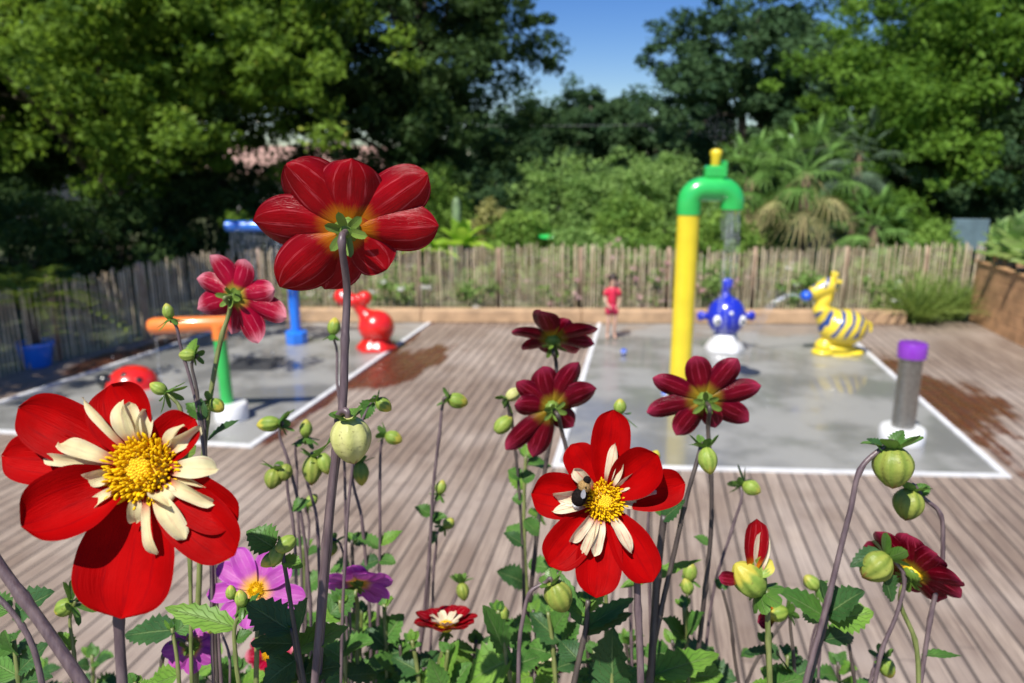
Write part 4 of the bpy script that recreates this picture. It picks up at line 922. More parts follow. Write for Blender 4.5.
def petal(o, d_, nrm, Ln, W, elev=.1, bend=0., cup=.6, nv=16, nu=8, notch=.0, wav=.0, base=.25, pk=.58, twist=0., tipcurl=0., ex=3.0, ey=.5):
    """grid of a petal: o base, d_ outward direction, nrm upper side"""
    d_ = d_.normalized(); sd = d_.cross(nrm).normalized(); nm = sd.cross(d_).normalized()
    q = []; uv = []; r = 0.; h = 0.; dv_ = 1/nv; ph = random.uniform(0, 6)
    for i in range(nv+1):
        v = i/nv; th = elev+bend*v+(tipcurl*max(0, v-.7)*3)
        if i: r += math.cos(th)*dv_*Ln; h += math.sin(th)*dv_*Ln
        g_ = (base+(1-base)*math.sin(min(1, v/pk)*PI/2)**1.1); 
        if v > pk: g_ *= max(0., 1-((v-pk)/(1-pk))**ex)**ey
        w_ = W/2*max(g_, .02); cu = cup*(1-.45*v); tw = twist*v
        for j in range(nu+1):
            u_ = -1+2*j/nu; a = u_*cu
            x = (w_*math.sin(a)/math.sin(cu) if abs(cu) > .02 else w_*u_)*(1.0); z = w_*(1-math.cos(a))/max(math.sin(abs(cu)), .02)*(1 if cu > 0 else -1)
            z += wav*W*math.sin(v*9+ph+u_*2)*abs(u_)*v+.022*W*math.cos(u_*2.5*PI)*(1-abs(v*2-1)*.6)-.035*W*math.exp(-(u_/.16)**2)*min(1, v*2)
            rr = r-notch*Ln*max(0, 1-abs(u_)*2.2)*max(0, v-.85)*6
            x, z = x*math.cos(tw)-z*math.sin(tw), x*math.sin(tw)+z*math.cos(tw)
            ct, s_t = math.cos(th), math.sin(th)
            q.append(o+d_*(rr-z*s_t)+nm*(h+z*ct)+sd*x); uv.append(((u_+1)/2, v))
    F = [(i*(nu+1)+j, i*(nu+1)+j+1, (i+1)*(nu+1)+j+1, (i+1)*(nu+1)+j) for i in range(nv) for j in range(nu)]
    return q, F, uv
def leafmesh(mb, o, tip, nrm, W, sag=.12, fold=.25, serr=.14, nv=14, wav=.05):
    ax = tip-o; Ln = ax.length; d_ = ax/Ln; sd = d_.cross(nrm).normalized(); nm = sd.cross(d_).normalized(); q = []; uv = []; nu = 6; ph = random.uniform(0, 6)
    for i in range(nv+1):
        v = i/nv; g_ = math.sin(PI*min(1, v**.75*1.0))**.8 if v < 1 else 0; g_ = max(g_, .03)
        w_ = W/2*g_*(1+(serr if i % 2 else -serr)*(.3 if v < .15 or v > .95 else 1))
        for j in range(nu+1):
            u_ = -1+2*j/nu; x = w_*u_; z = abs(u_)*w_*fold*1.2-sag*Ln*(v*v-v*.3)+wav*W*math.sin(v*8+ph+u_)*abs(u_)
            q.append(o+d_*(Ln*v-(.05*Ln*abs(u_) if False else 0))+nm*z+sd*x); uv.append(((u_+1)/2, v))
    F = [(i*(nu+1)+j, i*(nu+1)+j+1, (i+1)*(nu+1)+j+1, (i+1)*(nu+1)+j) for i in range(nv) for j in range(nu)]
    mb.add(q, F, uv)
def pxleaf(t, b0, tip, w, d, mat=None, dd=0.0, name='leaf', tiltr=None, sag=.1):
    a = P(*b0, d); e = P(*tip, d+dd); nm = Vector((random.uniform(-.5, .5), random.uniform(-.75, -.15), 1)) if tiltr is None else Vector(tiltr)
    mb = MB(); leafmesh(mb, a, e, nm.normalized(), w*d/FPX*1.25, sag=sag); return mb.build(name, mat or LF_mid, t)
def stem(t, pts, d, rpx, mat=None, rpx2=None, dend=None, name='stem'):
    """pts: picture points from the head downwards; runs on to the soil"""
    n = len(pts); dend = dend or d; q = [P(px, py, d+(dend-d)*(i/(max(1, n-1)))) if not isinstance(px, Vector) else px for i, (px, py) in enumerate(pts)]
    e = q[-1]; dx_ = (q[-1]-q[-2]); kx = max(-.12, min(.12, dx_.x/max(.02, abs(dx_.z))*.18)); yy = min(1.22, max(.30, e.y+.03))
    if e.z > ZS+.05: q += [Vector((e.x+kx*.6, (e.y+yy)/2, (e.z*.5+ZS*.5))), Vector((e.x+kx, yy, ZS-.05))]
    s_ = spline(q, 6); r0 = rpx*d/FPX; r1 = (rpx2 or rpx*1.2)*d/FPX; rr = [r0+(r1-r0)*min(1, i/(len(s_)*.6)) for i in range(len(s_))]
    # slight swelling at nodes
    mb = MB(); mb.tube(s_, [r_*(1.0+(.25 if i % 17 == 9 else 0)) for i, r_ in enumerate(rr)], 9); return mb.build(name, mat or M_st, t)
def soilpt(px, py, d):
    p = P(px, py, d); return Vector((p.x, min(1.22, max(.30, p.y+.03)), ZS))
def calyx(t, c, axis, r, n_=6, ln=1.0, mat=None, refl=.5, w=.55, flat=False):
    """green bracts round the base of a head; axis points from stem to head"""
    A = axis.normalized(); X = A.orthogonal().normalized(); Y = A.cross(X)
    for k in range(n_):
        a = 2*PI*k/n_+random.uniform(-.2, .2); d_ = (X*math.cos(a)+Y*math.sin(a)); q, F, uv = petal(c+d_*r*.15, d_, -A if refl > 0 else A, r*ln*random.uniform(.85, 1.2), r*w, elev=abs(refl)*random.uniform(.6, 1.4), bend=random.uniform(-.6, .5), cup=.5, nv=8, nu=4, pk=.45)
        mb = MB(); mb.add(q, F, uv); mb.build('bract', mat or M_cal, t)
def dahlia(label, c, d, Nrm, petals, pmat, disc=None, florets=(), fmat=None, stemp=(), srpx=3.5, leaves=(), back=False, group=None, elev=.1, cup=.6, bend=0., radial=None, smat=None, cal=None, name='dahlia_flower', srpx2=None, sdend=None, nv=16, r0f=.35, rflor=None):
    Cc = P(c[0], c[1], d); u = d/FPX; Nn = Vector(Nrm).normalized()
    t = thing(name, soilpt(stemp[-1][0], stemp[-1][1], d), label, 'flower', group)
    X = Nn.orthogonal().normalized(); Yv = Nn.cross(X); dr = (disc or 8)*u
    specs = []
    if radial:
        n_, ln, w_, ph = radial
        for k in range(n_):
            a = 2*PI*k/n_+ph+random.uniform(-.1, .1); specs.append(((X*math.cos(a)+Yv*math.sin(a)), ln*u*random.uniform(.9, 1.08), w_*u, elev+random.uniform(-.08, .12), cup, bend, {}))
    for pt in petals:
        tx, ty, w_ = pt[:3]; e = pt[3] if len(pt) > 3 else elev; cu = pt[4] if len(pt) > 4 else cup; bd = pt[5] if len(pt) > 5 else bend; kw = pt[6] if len(pt) > 6 else {}
        rr_ = ray(tx, ty); dn = rr_.dot(Nn)
        V_ = CAM+rr_*((Cc-CAM).dot(Nn)/dn)-Cc
        flat2 = P(tx, ty, d)-Cc
        if abs(dn) < .15 or V_.length > flat2.length*1.9: V_ = flat2-Nn*flat2.dot(Nn); V_ = V_.normalized()*flat2.length
        specs.append((V_.normalized(), V_.length, w_*u, e, cu, bd, kw))
    for k, (dv2, ln, w_, e, cu, bd, kw) in enumerate(specs):
        r0 = dr*r0f; lift = -Nn*(.0007*(k % 3)); w_ *= random.uniform(.9, 1.1) if back else 1; e += random.uniform(-.1, .14) if back else random.uniform(-.03, .05)
        q, F, uv = petal(Cc+dv2*r0+lift, dv2, Nn, (ln-r0)*1.04, w_, e, bd, cu, nv=nv, nu=10, wav=.035, notch=.02, twist=random.uniform(-.3, .3) if back else random.uniform(-.12, .12), tipcurl=random.uniform(-.25, .25), **({'pk': .54, 'ex': 2.4, 'ey': .62} if back else {}), **kw)
        mb = MB(); mb.add(q, F, uv); o = mb.build('petal', pmat, t); ss = o.modifiers.new('sub', 'SUBSURF'); ss.levels = 1; ss.render_levels = 1
    for (tx, ty, w_, e, bd, tw) in florets:
        rr_ = ray(tx, ty); V_ = CAM+rr_*((Cc-CAM).dot(Nn)/rr_.dot(Nn))-Cc; ln = V_.length; dv2 = V_.normalized(); r0 = dr*.72
        q, F, uv = petal(Cc+dv2*r0+Nn*.001, dv2, Nn, max(.3*ln, (ln-r0))*.98, w_*u*.92, e+.25, bd-.45, random.uniform(.8, 1.5), nv=14, nu=8, wav=.13, base=.32, twist=tw*3.0, tipcurl=random.uniform(-.9, .3), pk=random.uniform(.5, .7), notch=random.choice([0, 0, .02]))
        mb = MB(); mb.add(q, F, uv); mb.build('collar_floret', fmat or PM_cream, t)
    if rflor:
        for k in range(rflor[0]):
            a = 2*PI*k/rflor[0]+.3; dv2 = X*math.cos(a)+Yv*math.sin(a); q, F, uv = petal(Cc+dv2*dr*.5+Nn*.001, dv2, Nn, rflor[1]*u, rflor[2]*u, .9, -.5, .8, nv=10, nu=6, wav=.1, base=.3, twist=random.uniform(-.4, .4))
            mb = MB(); mb.add(q, F, uv); mb.build('collar_floret', PM_creampink, t)
    if disc and not back:
        mb = MB(); R_ = dr; mb.ell(Cc-Nn*R_*.1, (R_*.8, R_*.8, R_*.45), R=Nn.to_track_quat('Z', 'Y').to_matrix()); mb.build('disc', M_disc2, t)
        mb = MB(); mb2 = MB(); nf = 330
        for k in range(nf):
            fr = math.sqrt((k+.5)/nf); a = k*2.39996; dd_ = (X*math.cos(a)+Yv*math.sin(a)); b0 = Cc+dd_*R_*.80*fr+Nn*R_*(.34-.36*fr*fr)
            if fr < .40: r = R_*.058; mb2.ell(b0+Nn*r, (r, r, r*1.5), R=Nn.to_track_quat('Z', 'Y').to_matrix(), seg=6, rings=4)
            else:
                l_ = R_*random.uniform(.2, .42)*(.7+.6*fr); dr_ = (Nn*1.0+dd_*(.1+1.15*(fr-.4))+Vector((random.gauss(0, .22), random.gauss(0, .22), random.gauss(0, .22)))).normalized()
                mb.tube([b0, b0+dr_*l_*.6, b0+dr_*l_*.85, b0+dr_*l_], [R_*.03, R_*.04, R_*.042, R_*.006], 5)
        o = mb.build('disc_florets', M_disc, t); o['kind'] = 'stuff'; o = mb2.build('disc_buds', M_disc2, t); o['kind'] = 'stuff'
    # receptacle and bracts on the back
    A = Nn; rc = (cal or (disc or 8)*.9)*u; bc = Cc-Nn*rc*.55
    mb = MB(); mb.lathe([(.02*rc, -.75*rc), (.35*rc, -.70*rc), (.7*rc, -.45*rc), (.8*rc, -.2*rc), (.6*rc, -.02*rc)] if not back else [(.02*rc, -.75*rc), (.35*rc, -.70*rc), (.7*rc, -.3*rc), (.82*rc, .1*rc), (.6*rc, .3*rc)], Cc, 20, axis=Nn, lobes=10, lamp=.05); mb.build('receptacle', M_cal, t)
    calyx(t, bc, A, rc, 6, 1.25, refl=.55)
    sp2 = [(stemp[0][0], stemp[0][1])]+list(stemp[1:])
    pts = [Cc-Nn*rc*.7, Cc-Nn*rc*1.6]
    n = len(stemp); de = sdend or d; q = pts+[P(px, py, d+(de-d)*((i+1)/n)) for i, (px, py) in enumerate(stemp)]
    e = q[-1]; yy = min(1.22, max(.30, e.y+.03)); q += [Vector((e.x, (e.y+yy)/2, e.z*.5+ZS*.5)), Vector((e.x+.01, yy, ZS-.05))]
    s_ = spline(q, 6); r0 = srpx*u; r1 = (srpx2 or srpx*1.25)*u; mb = MB(); mb.tube(s_, [(r0+(r1-r0)*min(1, i/(len(s_)*.7)))*(1.2 if i % 11 == 7 else 1) for i in range(len(s_))], 10); mb.build('stem', smat or M_st, t)
    for lf in leaves: pxleaf(t, *lf)
    return t
def bud(label, c, r, d, ax, stemp, mat=None, srpx=1.8, leaves=(), el=1.25, sepal=1.0, smat=None, extra=(), group=None, nsep=5, refl=.6, smat2=None, lobes=8, az=0.):
    if r <= 12: r *= .88; sepal *= 1.2; el *= random.uniform(.85, 1.1)
    u = d/FPX; Cc = P(c[0], c[1], d); A = (RT*ax[0]-UP*ax[1]+FW*(az or random.uniform(-.25, .25))).normalized(); R_ = r*u
    t = thing('dahlia_bud', soilpt(stemp[-1][0], stemp[-1][1], d), label, 'flower bud', group)
    pr = []
    for k in range(13):
        s_ = k/12; pr.append((R_*.93*max(.02, math.sin(PI*(.06+.94*s_))**.62)*(1.06-.18*s_), R_*el*(-1+2*s_)))
    mb = MB(); mb.lathe(pr, Cc, 48, axis=A, lobes=lobes, lamp=(.05 if r > 14 else .03)); mb.build('bud_head', mat or BM_grn, t)
    calyx(t, Cc-A*R_*el*.86, A, R_, nsep, 1.3*sepal, refl=refl, w=.85, mat=LF_cal)
    calyx(t, Cc-A*R_*el*.8, A, R_, 6, .75, refl=-.9, w=.5)
    for (ex, ey, er, em) in extra:
        c2 = P(ex, ey, d); mb = MB(); r2 = er*u; mb.lathe([(p_[0]*er/r, p_[1]*er/r) for p_ in pr], c2, 20, axis=(A+Vector((random.uniform(-.5, .5), 0, random.uniform(-.5, .5)))), lobes=lobes, lamp=.05); mb.build('side_bud', em or BM_grn, t); mb = MB(); mb.tube(spline([c2-A*r2, (c2+Cc)/2-UP*r2, P(*stemp[0], d)]), r2*.2, 6); mb.build('side_stalk', smat or M_stg, t)
    q = [Cc-A*R_*el*.9, Cc-A*R_*el*1.25]+[P(px, py, d) for (px, py) in stemp]
    e = q[-1]; yy = min(1.22, max(.30, e.y+.03)); q += [Vector((e.x, (e.y+yy)/2, e.z*.5+ZS*.5)), Vector((e.x+.01, yy, ZS-.05))]
    s_ = spline(q, 6); r0 = srpx*u; mb = MB(); mb.tube(s_, [r0*.76*(1+.3*min(1, i/(len(s_)*.6)))*(1.25 if i % 11 == 8 else 1) for i in range(len(s_))], 8); mb.build('stem', smat or M_st, t)
    for lf in leaves: pxleaf(t, *lf)
    return t

toCam = -FW; Zv = Vector((0, 0, 1))
# --- A: the big bloom, lower left
dahlia('largest red bloom with cream inner collar and golden centre, at the left edge', (144, 470), .38, toCam+Zv*.30+RT*.02,
    [(31, 412, 60, .10, .65, .05), (116, 388, 64, .18, .8, -.1), (196, 420, 50, .25, .95, -.1), (236, 520, 50, .12, .8, -.1), (234, 552, 60, .05, .7, 0.), (118, 614, 96, -.03, .6, .05), (40, 530, 70, .20, 1.15, .45), (4, 456, 52, .05, .85, -.05)],
    PM_red, disc=36, fmat=PM_cream,
    florets=[(89, 397, 12, .35, -.2, .3), (124, 396, 21, .75, -.8, .1), (138, 399, 19, .8, -.8, -.1), (152, 407, 17, .65, -.6, -.3), (190, 424, 16, .45, -.4, .3), (208, 427, 18, .35, -.3, -.4), (226, 470, 25, .4, -.5, .2), (217, 487, 13, .2, -.2, .3), (222, 506, 17, .35, -.4, -.2), (180, 512, 25, .85, -.7, .4), (192, 543, 22, .4, -.5, .2), (160, 562, 14, .3, -.3, -.2), (136, 528, 15, .7, -1.2, .3), (60, 443, 20, .45, -.6, -.2), (41, 458, 14, .3, -.3, .2), (80, 484, 19, .9, -1.3, .3), (85, 515, 13, .5, -.8, -.2)],
    stemp=[(121, 560), (119, 620), (123, 692)], srpx=4.2, srpx2=5.5, nv=20)
# --- B: second facing bloom with the bee
dahlia('red bloom with cream collar facing the camera, a bumblebee on it, right of centre', (604, 501), .55, toCam+Zv*.22+RT*.04,
    [(611, 413, 40, .15, .6, .0), (572, 446, 36, .05, .6, 0), (533, 493, 46, .1, .7, 0), (550, 563, 44, .05, .55, .0), (595, 594, 46, .0, .5, .05), (650, 579, 42, .05, .6, .0), (681, 484, 40, .15, .8, -.05), (655, 452, 46, .4, 1.15, .1)],
    PM_red, disc=21, fmat=PM_creampink,
    florets=[(613, 439, 12, .5, -.2, .3), (621, 456, 13, .7, -.6, .2), (637, 471, 13, .5, -.4, -.2), (658, 491, 14, .4, -.3, .3), (636, 504, 12, .5, -.6, 0), (631, 555, 14, .3, -.3, .2), (618, 530, 10, .6, -.8, 0), (592, 558, 14, .35, -.3, .2), (582, 558, 12, .3, -.3, -.3), (567, 545, 12, .3, -.2, .2), (549, 512, 12, .25, -.2, -.3), (549, 495, 18, .35, -.4, .3), (571, 467, 15, .45, -.4, .2)],
    stemp=[(634, 560), (638, 610), (641, 692)], srpx=3.0, srpx2=3.8)
# --- C: tall bloom seen from behind
dahlia('tall red bloom seen from behind at the top, against the trees, on a purple stem', (348, 229), .50, FW*.9+Zv*.34,
    [(254, 223, 52, -.05, .9, .10), (288, 166, 60, -.1, .85, .1), (352, 160, 66, -.15, .8, .2), (425, 176, 52, -.05, 1.0, .05), (436, 226, 46, .0, 1.1, .0), (386, 268, 50, .1, .8, -.2), (323, 291, 54, .0, .8, .1), (284, 284, 54, .0, .9, .05), (400, 210, 40, .15, .9, 0)],
    PM_redback, disc=15, back=True, cal=17, stemp=[(347, 290), (345, 340), (343, 400), (340, 430), (333, 480), (324, 580), (316, 692)], srpx=3.4, srpx2=5., nv=20, r0f=.5)
# --- D
dahlia('rose-red bloom with white-tipped petals seen from behind, in front of the orange arm', (235, 296), .64, FW*.9+Zv*.15+RT*.25,
    [(213, 256, 27, 0, 1.2), (198, 279, 24, .05, 1.2), (243, 260, 26, .1, 1.0), (195, 309, 27, 0, 1.1), (229, 334, 24, .05, 1.1), (257, 342, 26, .0, 1.1), (282, 318, 26, .0, 1.2), (271, 290, 26, .1, 1.2)],
    PM_rose, disc=9, back=True, cal=10, stemp=[(230, 306), (222, 335), (213, 380), (206, 430), (200, 560), (196, 692)], srpx=1.9, smat=M_stg, srpx2=2.8)
# --- E
dahlia('burgundy bloom seen from below behind, highest of the three dark ones near the centre', (553, 340), .88, FW*.62+Zv*.72,
    [(541, 312, 26, 0, .8), (513, 331, 22, .0, .9), (523, 351, 22, 0, .9), (552, 368, 24, .0, .8), (596, 325, 24, .0, .9), (593, 343, 24, 0, .9), (576, 359, 22, 0, .8), (570, 326, 20, .2, .8)],
    PM_dark, disc=9, back=True, cal=10, stemp=[(555, 356), (556, 400), (545, 470), (532, 580), (520, 692)], srpx=1.8, smat=M_std)
# --- F
dahlia('burgundy bloom with pink-edged petals seen from behind, just upper left of the bee bloom', (552, 408), .80, FW*.9+Zv*.28-RT*.25,
    [(544, 369, 27, 0, .95), (579, 364, 26, .1, 1.0), (594, 388, 27, .0, .9), (575, 428, 24, .1, .8), (516, 406, 25, .0, .9), (508, 450, 26, -.05, .8), (534, 456, 24, 0, .8), (519, 385, 22, .1, .9)],
    PM_dark, disc=9, back=True, cal=10, stemp=[(561, 428), (570, 465), (580, 540), (590, 692)], srpx=1.9, smat=M_std)
# --- G
dahlia('burgundy bloom seen from behind in front of the yellow pipe', (705, 400), .76, FW*.92+Zv*.30,
    [(696, 358, 30, -.05, .9), (737, 360, 27, 0, .95), (760, 387, 27, .0, .9), (748, 421, 27, .0, .85), (716, 427, 22, .1, .8), (677, 434, 29, .0, .8), (649, 413, 26, .0, .9), (655, 381, 22, .0, .9)],
    PM_dark, disc=10, back=True, cal=11, stemp=[(708, 425), (711, 470), (711, 530), (704, 600), (694, 692)], srpx=2.0, smat=M_std)
# --- magenta ones
dahlia('open magenta-pink bloom with yellow heart, under the big red bloom', (256, 590), .60, toCam+Zv*.6,
    [(238, 550, 22, .1, .5), (219, 566, 21, .0, .5), (208, 594, 20, 0, .5), (222, 618, 20, 0, .5), (246, 628, 20, 0, .5), (268, 552, 20, .1, .5), (292, 570, 20, .1, .5), (304, 596, 20, 0, .5), (292, 618, 20, 0, .5)],
    PM_mag, disc=8, stemp=[(258, 620), (256, 692)], srpx=2.2, smat=M_stg)
dahlia('flat magenta bloom seen side-on, right of the thick purple stem', (358, 582), .72, (0.05, .86, .50), [], PM_mag, disc=8, back=True, cal=8, radial=(11, 35, 24, .3), elev=-.12, cup=.5, stemp=[(357, 600), (357, 640), (358, 692)], srpx=1.8, smat=M_stg)
dahlia('small drooping purple-pink bloom turned away, low at the left', (192, 646), .62, FW*.85-RT*.25-Zv*.45, [], PM_mag, disc=8, back=True, cal=9, radial=(8, 27, 18, 0), elev=.25, cup=.7, stemp=[(176, 640), (166, 650), (162, 692)], srpx=1.8, smat=M_std)
# --- K, L, O, P
dahlia('dark red bloom with a cream collar seen side-on, low in the centre', (446, 627), .74, (0, .22, .97), [], PM_redback, disc=9, radial=(10, 34, 22, .1), elev=.30, cup=.6, stemp=[(446, 640), (440, 660), (436, 692)], srpx=1.9, smat=M_stg,
    rflor=(7, 16, 9))
dahlia('dark red bloom with yellow flecks tilted to the right, at the right edge', (912, 573), .64, RT*.62+FW*.50+Zv*.52, [], PM_dark, disc=12, radial=(9, 50, 30, .2), elev=.10, cup=.7, stemp=[(900, 600), (915, 640), (919, 692)], srpx=2.0, smat=M_stg,
    rflor=(7, 26, 12), cal=12)
dahlia('half-hidden red and yellow bloom among the leaves at the bottom edge', (552, 668), .78, (-.2, .2, .9), [], PM_dark, disc=9, radial=(8, 27, 18, .4), elev=.3, cup=.6, stemp=[(552, 680), (552, 692)], srpx=1.9, rflor=(7, 15, 9))
dahlia('pinkish red bloom half hidden behind dark leaves at the lower left', (270, 655), .85, (.1, -.5, .8), [], PM_rose, disc=7, radial=(8, 24, 16, .2), elev=.2, cup=.6, stemp=[(270, 670), (268, 692)], srpx=1.8)

# --- buds
bud('largest pale yellow-green bud hanging beside the thick purple stem', (351, 441), 22, .455, (.10, 1), [(341, 412), (337, 440), (331, 500), (322, 600), (314, 692)], BM_yel, 4.0, leaves=[((338, 436), (318, 452), 28, .46, LF_mid, .015)], el=1.1, sepal=.62, nsep=5, lobes=7)
bud('small green bud leaning right, just right of the largest pale bud', (384, 405), 9, .62, (.8, .6), [(372, 402), (360, 425), (351, 480), (345, 560), (341, 692)], BM_gold, 1.6, leaves=[((372, 400), (362, 420), 14, .62, LF_mid)])
bud('bud at the tip of a long thin stem over bare deck, near the centre', (458, 401), 10, .85, (.9, .25), [(443, 404), (440, 430), (434, 480), (429, 560), (417, 692)], BM_gold, 1.7)
bud('small bud halfway up the thin stem over the deck, above a pair of dark leaves', (441, 487), 7, .86, (.3, -1), [(436, 500), (432, 520), (428, 600), (414, 692)], BM_grn, 1.4, leaves=[((432, 515), (415, 506), 12, .86, LF_mid), ((432, 518), (447, 516), 10, .86, LF_mid), ((433, 512), (440, 525), 10, .86, LF_mid)])
bud('lowest small bud beside the thin stem over the deck', (449, 523), 7, .88, (.6, -.6), [(440, 530), (436, 550), (432, 620), (428, 692)], BM_grn, 1.4, leaves=[((438, 532), (428, 545), 10, .88, LF_dark)])
bud('spiky green bud over the bare deck above the dark red side-on bloom', (463, 592), 8, .88, (.2, 1), [(456, 598), (447, 614), (440, 692)], BM_olv, 1.3, sepal=1.2, nsep=7)
bud('bud leaning right on an upright stem with two pairs of leaves', (394, 438), 9, .80, (.9, .35), [(382, 440), (380, 475), (380, 540), (378, 620), (376, 692)], BM_gold, 1.6, leaves=[((380, 545), (402, 530), 12, .8, LF_brt), ((380, 548), (355, 532), 13, .8, LF_mid), ((379, 560), (360, 566), 14, .8, LF_dark), ((379, 560), (396, 562), 14, .8, LF_mid)])
bud('leafy bud leaning left over the corner of the left pad', (268, 424), 10, .78, (-.9, .1), [(280, 428), (288, 460), (300, 510), (310, 600), (312, 692)], BM_gold, 1.8, sepal=1.3, nsep=7)
bud('upright green bud between the leafy left one and the largest pale bud', (306, 428), 8, .80, (.1, -1), [(300, 440), (297, 470), (301, 560), (305, 692)], BM_grn, 1.5, sepal=1.5, nsep=7)
bud('hanging bud at the far left of the cluster above the magenta bloom', (273, 479), 11, .75, (-.2, 1), [(279, 466), (289, 500), (297, 600), (300, 692)], BM_olv, 1.6, extra=[(285, 473, 8, BM_olv)], leaves=[((292, 510), (310, 500), 14, .75, LF_mid)])
bud('hanging round bud in the middle of the cluster above the magenta bloom', (312, 471), 12, .75, (0, 1), [(310, 456), (317, 520), (320, 620), (322, 692)], BM_olv, 1.7, extra=[(325, 464, 8, BM_grn)])
bud('hanging bud right behind the thick stem below the largest pale bud', (361, 474), 10, .80, (.1, 1), [(357, 462), (362, 520), (369, 600), (372, 692)], BM_gold, 1.7)
bud('golden-tipped low bud beside the thick stem above the side-on magenta bloom', (331, 549), 8, .78, (-.2, 1), [(336, 540), (345, 560), (350, 620), (352, 692)], BM_gold, 1.4)
bud('round leafy bud tip on the leftmost thin stem, against the dark fence', (168, 311), 7, .60, (-.2, -1), [(173, 322), (181, 348), (196, 402), (206, 470), (214, 692)], BM_grn, 1.8, sepal=1.5, nsep=8)
bud('bud with an upright bright leaf, under the orange arm', (187, 355), 8, .60, (-1, 0), [(193, 360), (196, 385), (203, 430), (212, 560), (218, 692)], BM_grn, 1.7, leaves=[((192, 356), (196, 338), 13, .6, LF_brt), ((203, 420), (201, 398), 8, .6, LF_dark)], smat=M_std)
bud('small red-tipped bud on a thin stem in front of the red fountain', (334, 326), 8, .78, (.1, -1), [(334, 340), (337, 380), (343, 440), (346, 560), (348, 692)], BM_gold, 1.5, sepal=.9)
bud('yellow-green bud touching the foot of the green post', (217, 406), 9, .62, (.8, .5), [(207, 400), (205, 430), (212, 520), (222, 692)], BM_gold, 1.7, leaves=[((206, 420), (186, 402), 16, .62, LF_mid), ((208, 440), (238, 418), 12, .62, LF_dark)])
bud('star-shaped opening bud peeping over the top petal of the largest red bloom', (158, 388), 8, .58, (-.7, -.4), [(170, 396), (178, 404), (183, 430), (190, 560), (192, 692)], BM_grn, 2.0, sepal=1.7, nsep=7, smat=M_stg)
bud('large olive bud hanging over the white line at the right, highest of its cluster', (893, 468), 21, .60, (0, 1), [(880, 450), (864, 464), (850, 512), (828, 600), (803, 692)], BM_olv, 3.0, el=1.0, sepal=1.0, leaves=[((884, 450), (868, 438), 12, .6, LF_dark), ((893, 447), (903, 430), 13, .6, LF_mid)], lobes=9)
bud('mid-sized olive bud just under the highest large one at the right', (908, 505), 16, .64, (-.15, 1), [(926, 500), (938, 510), (943, 545), (930, 620), (919, 692)], BM_olv, 2.4, el=1.0, sepal=.9, leaves=[((918, 494), (930, 486), 10, .64, LF_mid), ((921, 655), (962, 654), 9, .64, LF_mid)])
bud('yellow-green bud left of the tilted dark red bloom at the right', (875, 567), 17, .63, (-.75, .6), [(893, 558), (903, 572), (898, 610), (882, 650), (873, 692)], BM_olv, 2.2, el=1.0, sepal=1.0, leaves=[((880, 550), (850, 566), 14, .63, LF_dark), ((884, 575), (893, 602), 22, .63, LF_dark)])
bud('small golden bud at the bottom edge, under the tilted dark red bloom', (887, 668), 10, .72, (.4, .9), [(880, 655), (874, 668), (868, 692)], BM_gold, 1.7)
bud('round green bud capped with bright leaves, below the dark bloom before the yellow pipe', (708, 461), 12, .66, (.15, 1), [(694, 472), (686, 500), (676, 545), (660, 615), (646, 692)], BM_grn, 2.6, sepal=1.1, nsep=8, smat=M_std)
bud('small leafy bud over the deck to the right of the bee bloom stems', (752, 488), 10, .84, (.4, .2), [(742, 494), (735, 520), (716, 580), (702, 692)], BM_grn, 1.6, sepal=1.3, nsep=7, leaves=[((712, 545), (694, 536), 10, .8, LF_mid)])
bud('bright leafy bud tuft directly above the top petal of the bee bloom', (620, 406), 8, .78, (0, -1), [(622, 420), (626, 450), (629, 560), (632, 692)], BM_grn, 1.8, sepal=1.9, nsep=9)
bud('little green bud beside the right edge of the top petal of the bee bloom', (655, 456), 7, .8, (.3, -.8), [(652, 470), (648, 520), (650, 610), (652, 692)], BM_gold, 1.5, sepal=1.2)
bud('pale opening bud left of the pink-edged burgundy bloom', (514, 394), 8, .84, (.6, -.4), [(508, 404), (514, 440), (521, 520), (524, 600), (518, 692)], BM_yel, 1.6, sepal=1.2, extra=[(504, 424, 9, BM_grn)], leaves=[((521, 478), (508, 470), 14, .84, LF_mid), ((522, 480), (535, 474), 14, .84, LF_mid), ((524, 545), (504, 532), 12, .84, LF_dark), ((524, 520), (540, 535), 16, .84, LF_mid), ((523, 500), (512, 498), 12, .84, LF_mid)], smat=M_std)
bud('oval olive bud hanging from a curled stem under the bee bloom', (559, 597), 15, .60, (.45, 1), [(546, 582), (532, 590), (523, 618), (518, 692)], BM_olv, 2.2, el=1.15, sepal=.7)
bud('pair of bright green buds stacked on a short stem right of the bee bloom stems', (690, 571), 9, .78, (0, -1), [(688, 588), (687, 620), (690, 692)], BM_grn, 1.5, sepal=1.1, extra=[(687, 586, 7, BM_grn)], smat=M_stg)
bud('yellow bud wrapped in dark sepals low at the left, below the largest red bloom', (64, 608), 11, .60, (-.6, .4), [(70, 618), (73, 645), (79, 692)], BM_gold, 1.8, sepal=1.7, nsep=6, smat=M_stg, leaves=[((72, 650), (58, 632), 14, .6, LF_brt)])
bud('small round bud on a thin stem left of the curled stem of the oval bud', (503, 613), 8, .76, (0, -1), [(504, 625), (509, 650), (511, 692)], BM_grn, 1.5, sepal=.6, smat=M_st)
bud('knobbly double bud on a dark stem in front of the open magenta bloom', (276, 556), 10, .48, (-.5, 1), [(283, 552), (287, 580), (295, 630), (306, 692)], BM_grn, 2.3, extra=[(285, 545, 9, BM_grn), (270, 560, 8, BM_gold)], leaves=[((274, 548), (247, 530), 26, .48, LF_mid), ((282, 560), (303, 566), 15, .48, LF_brt)], smat=M_std, sepal=.9)
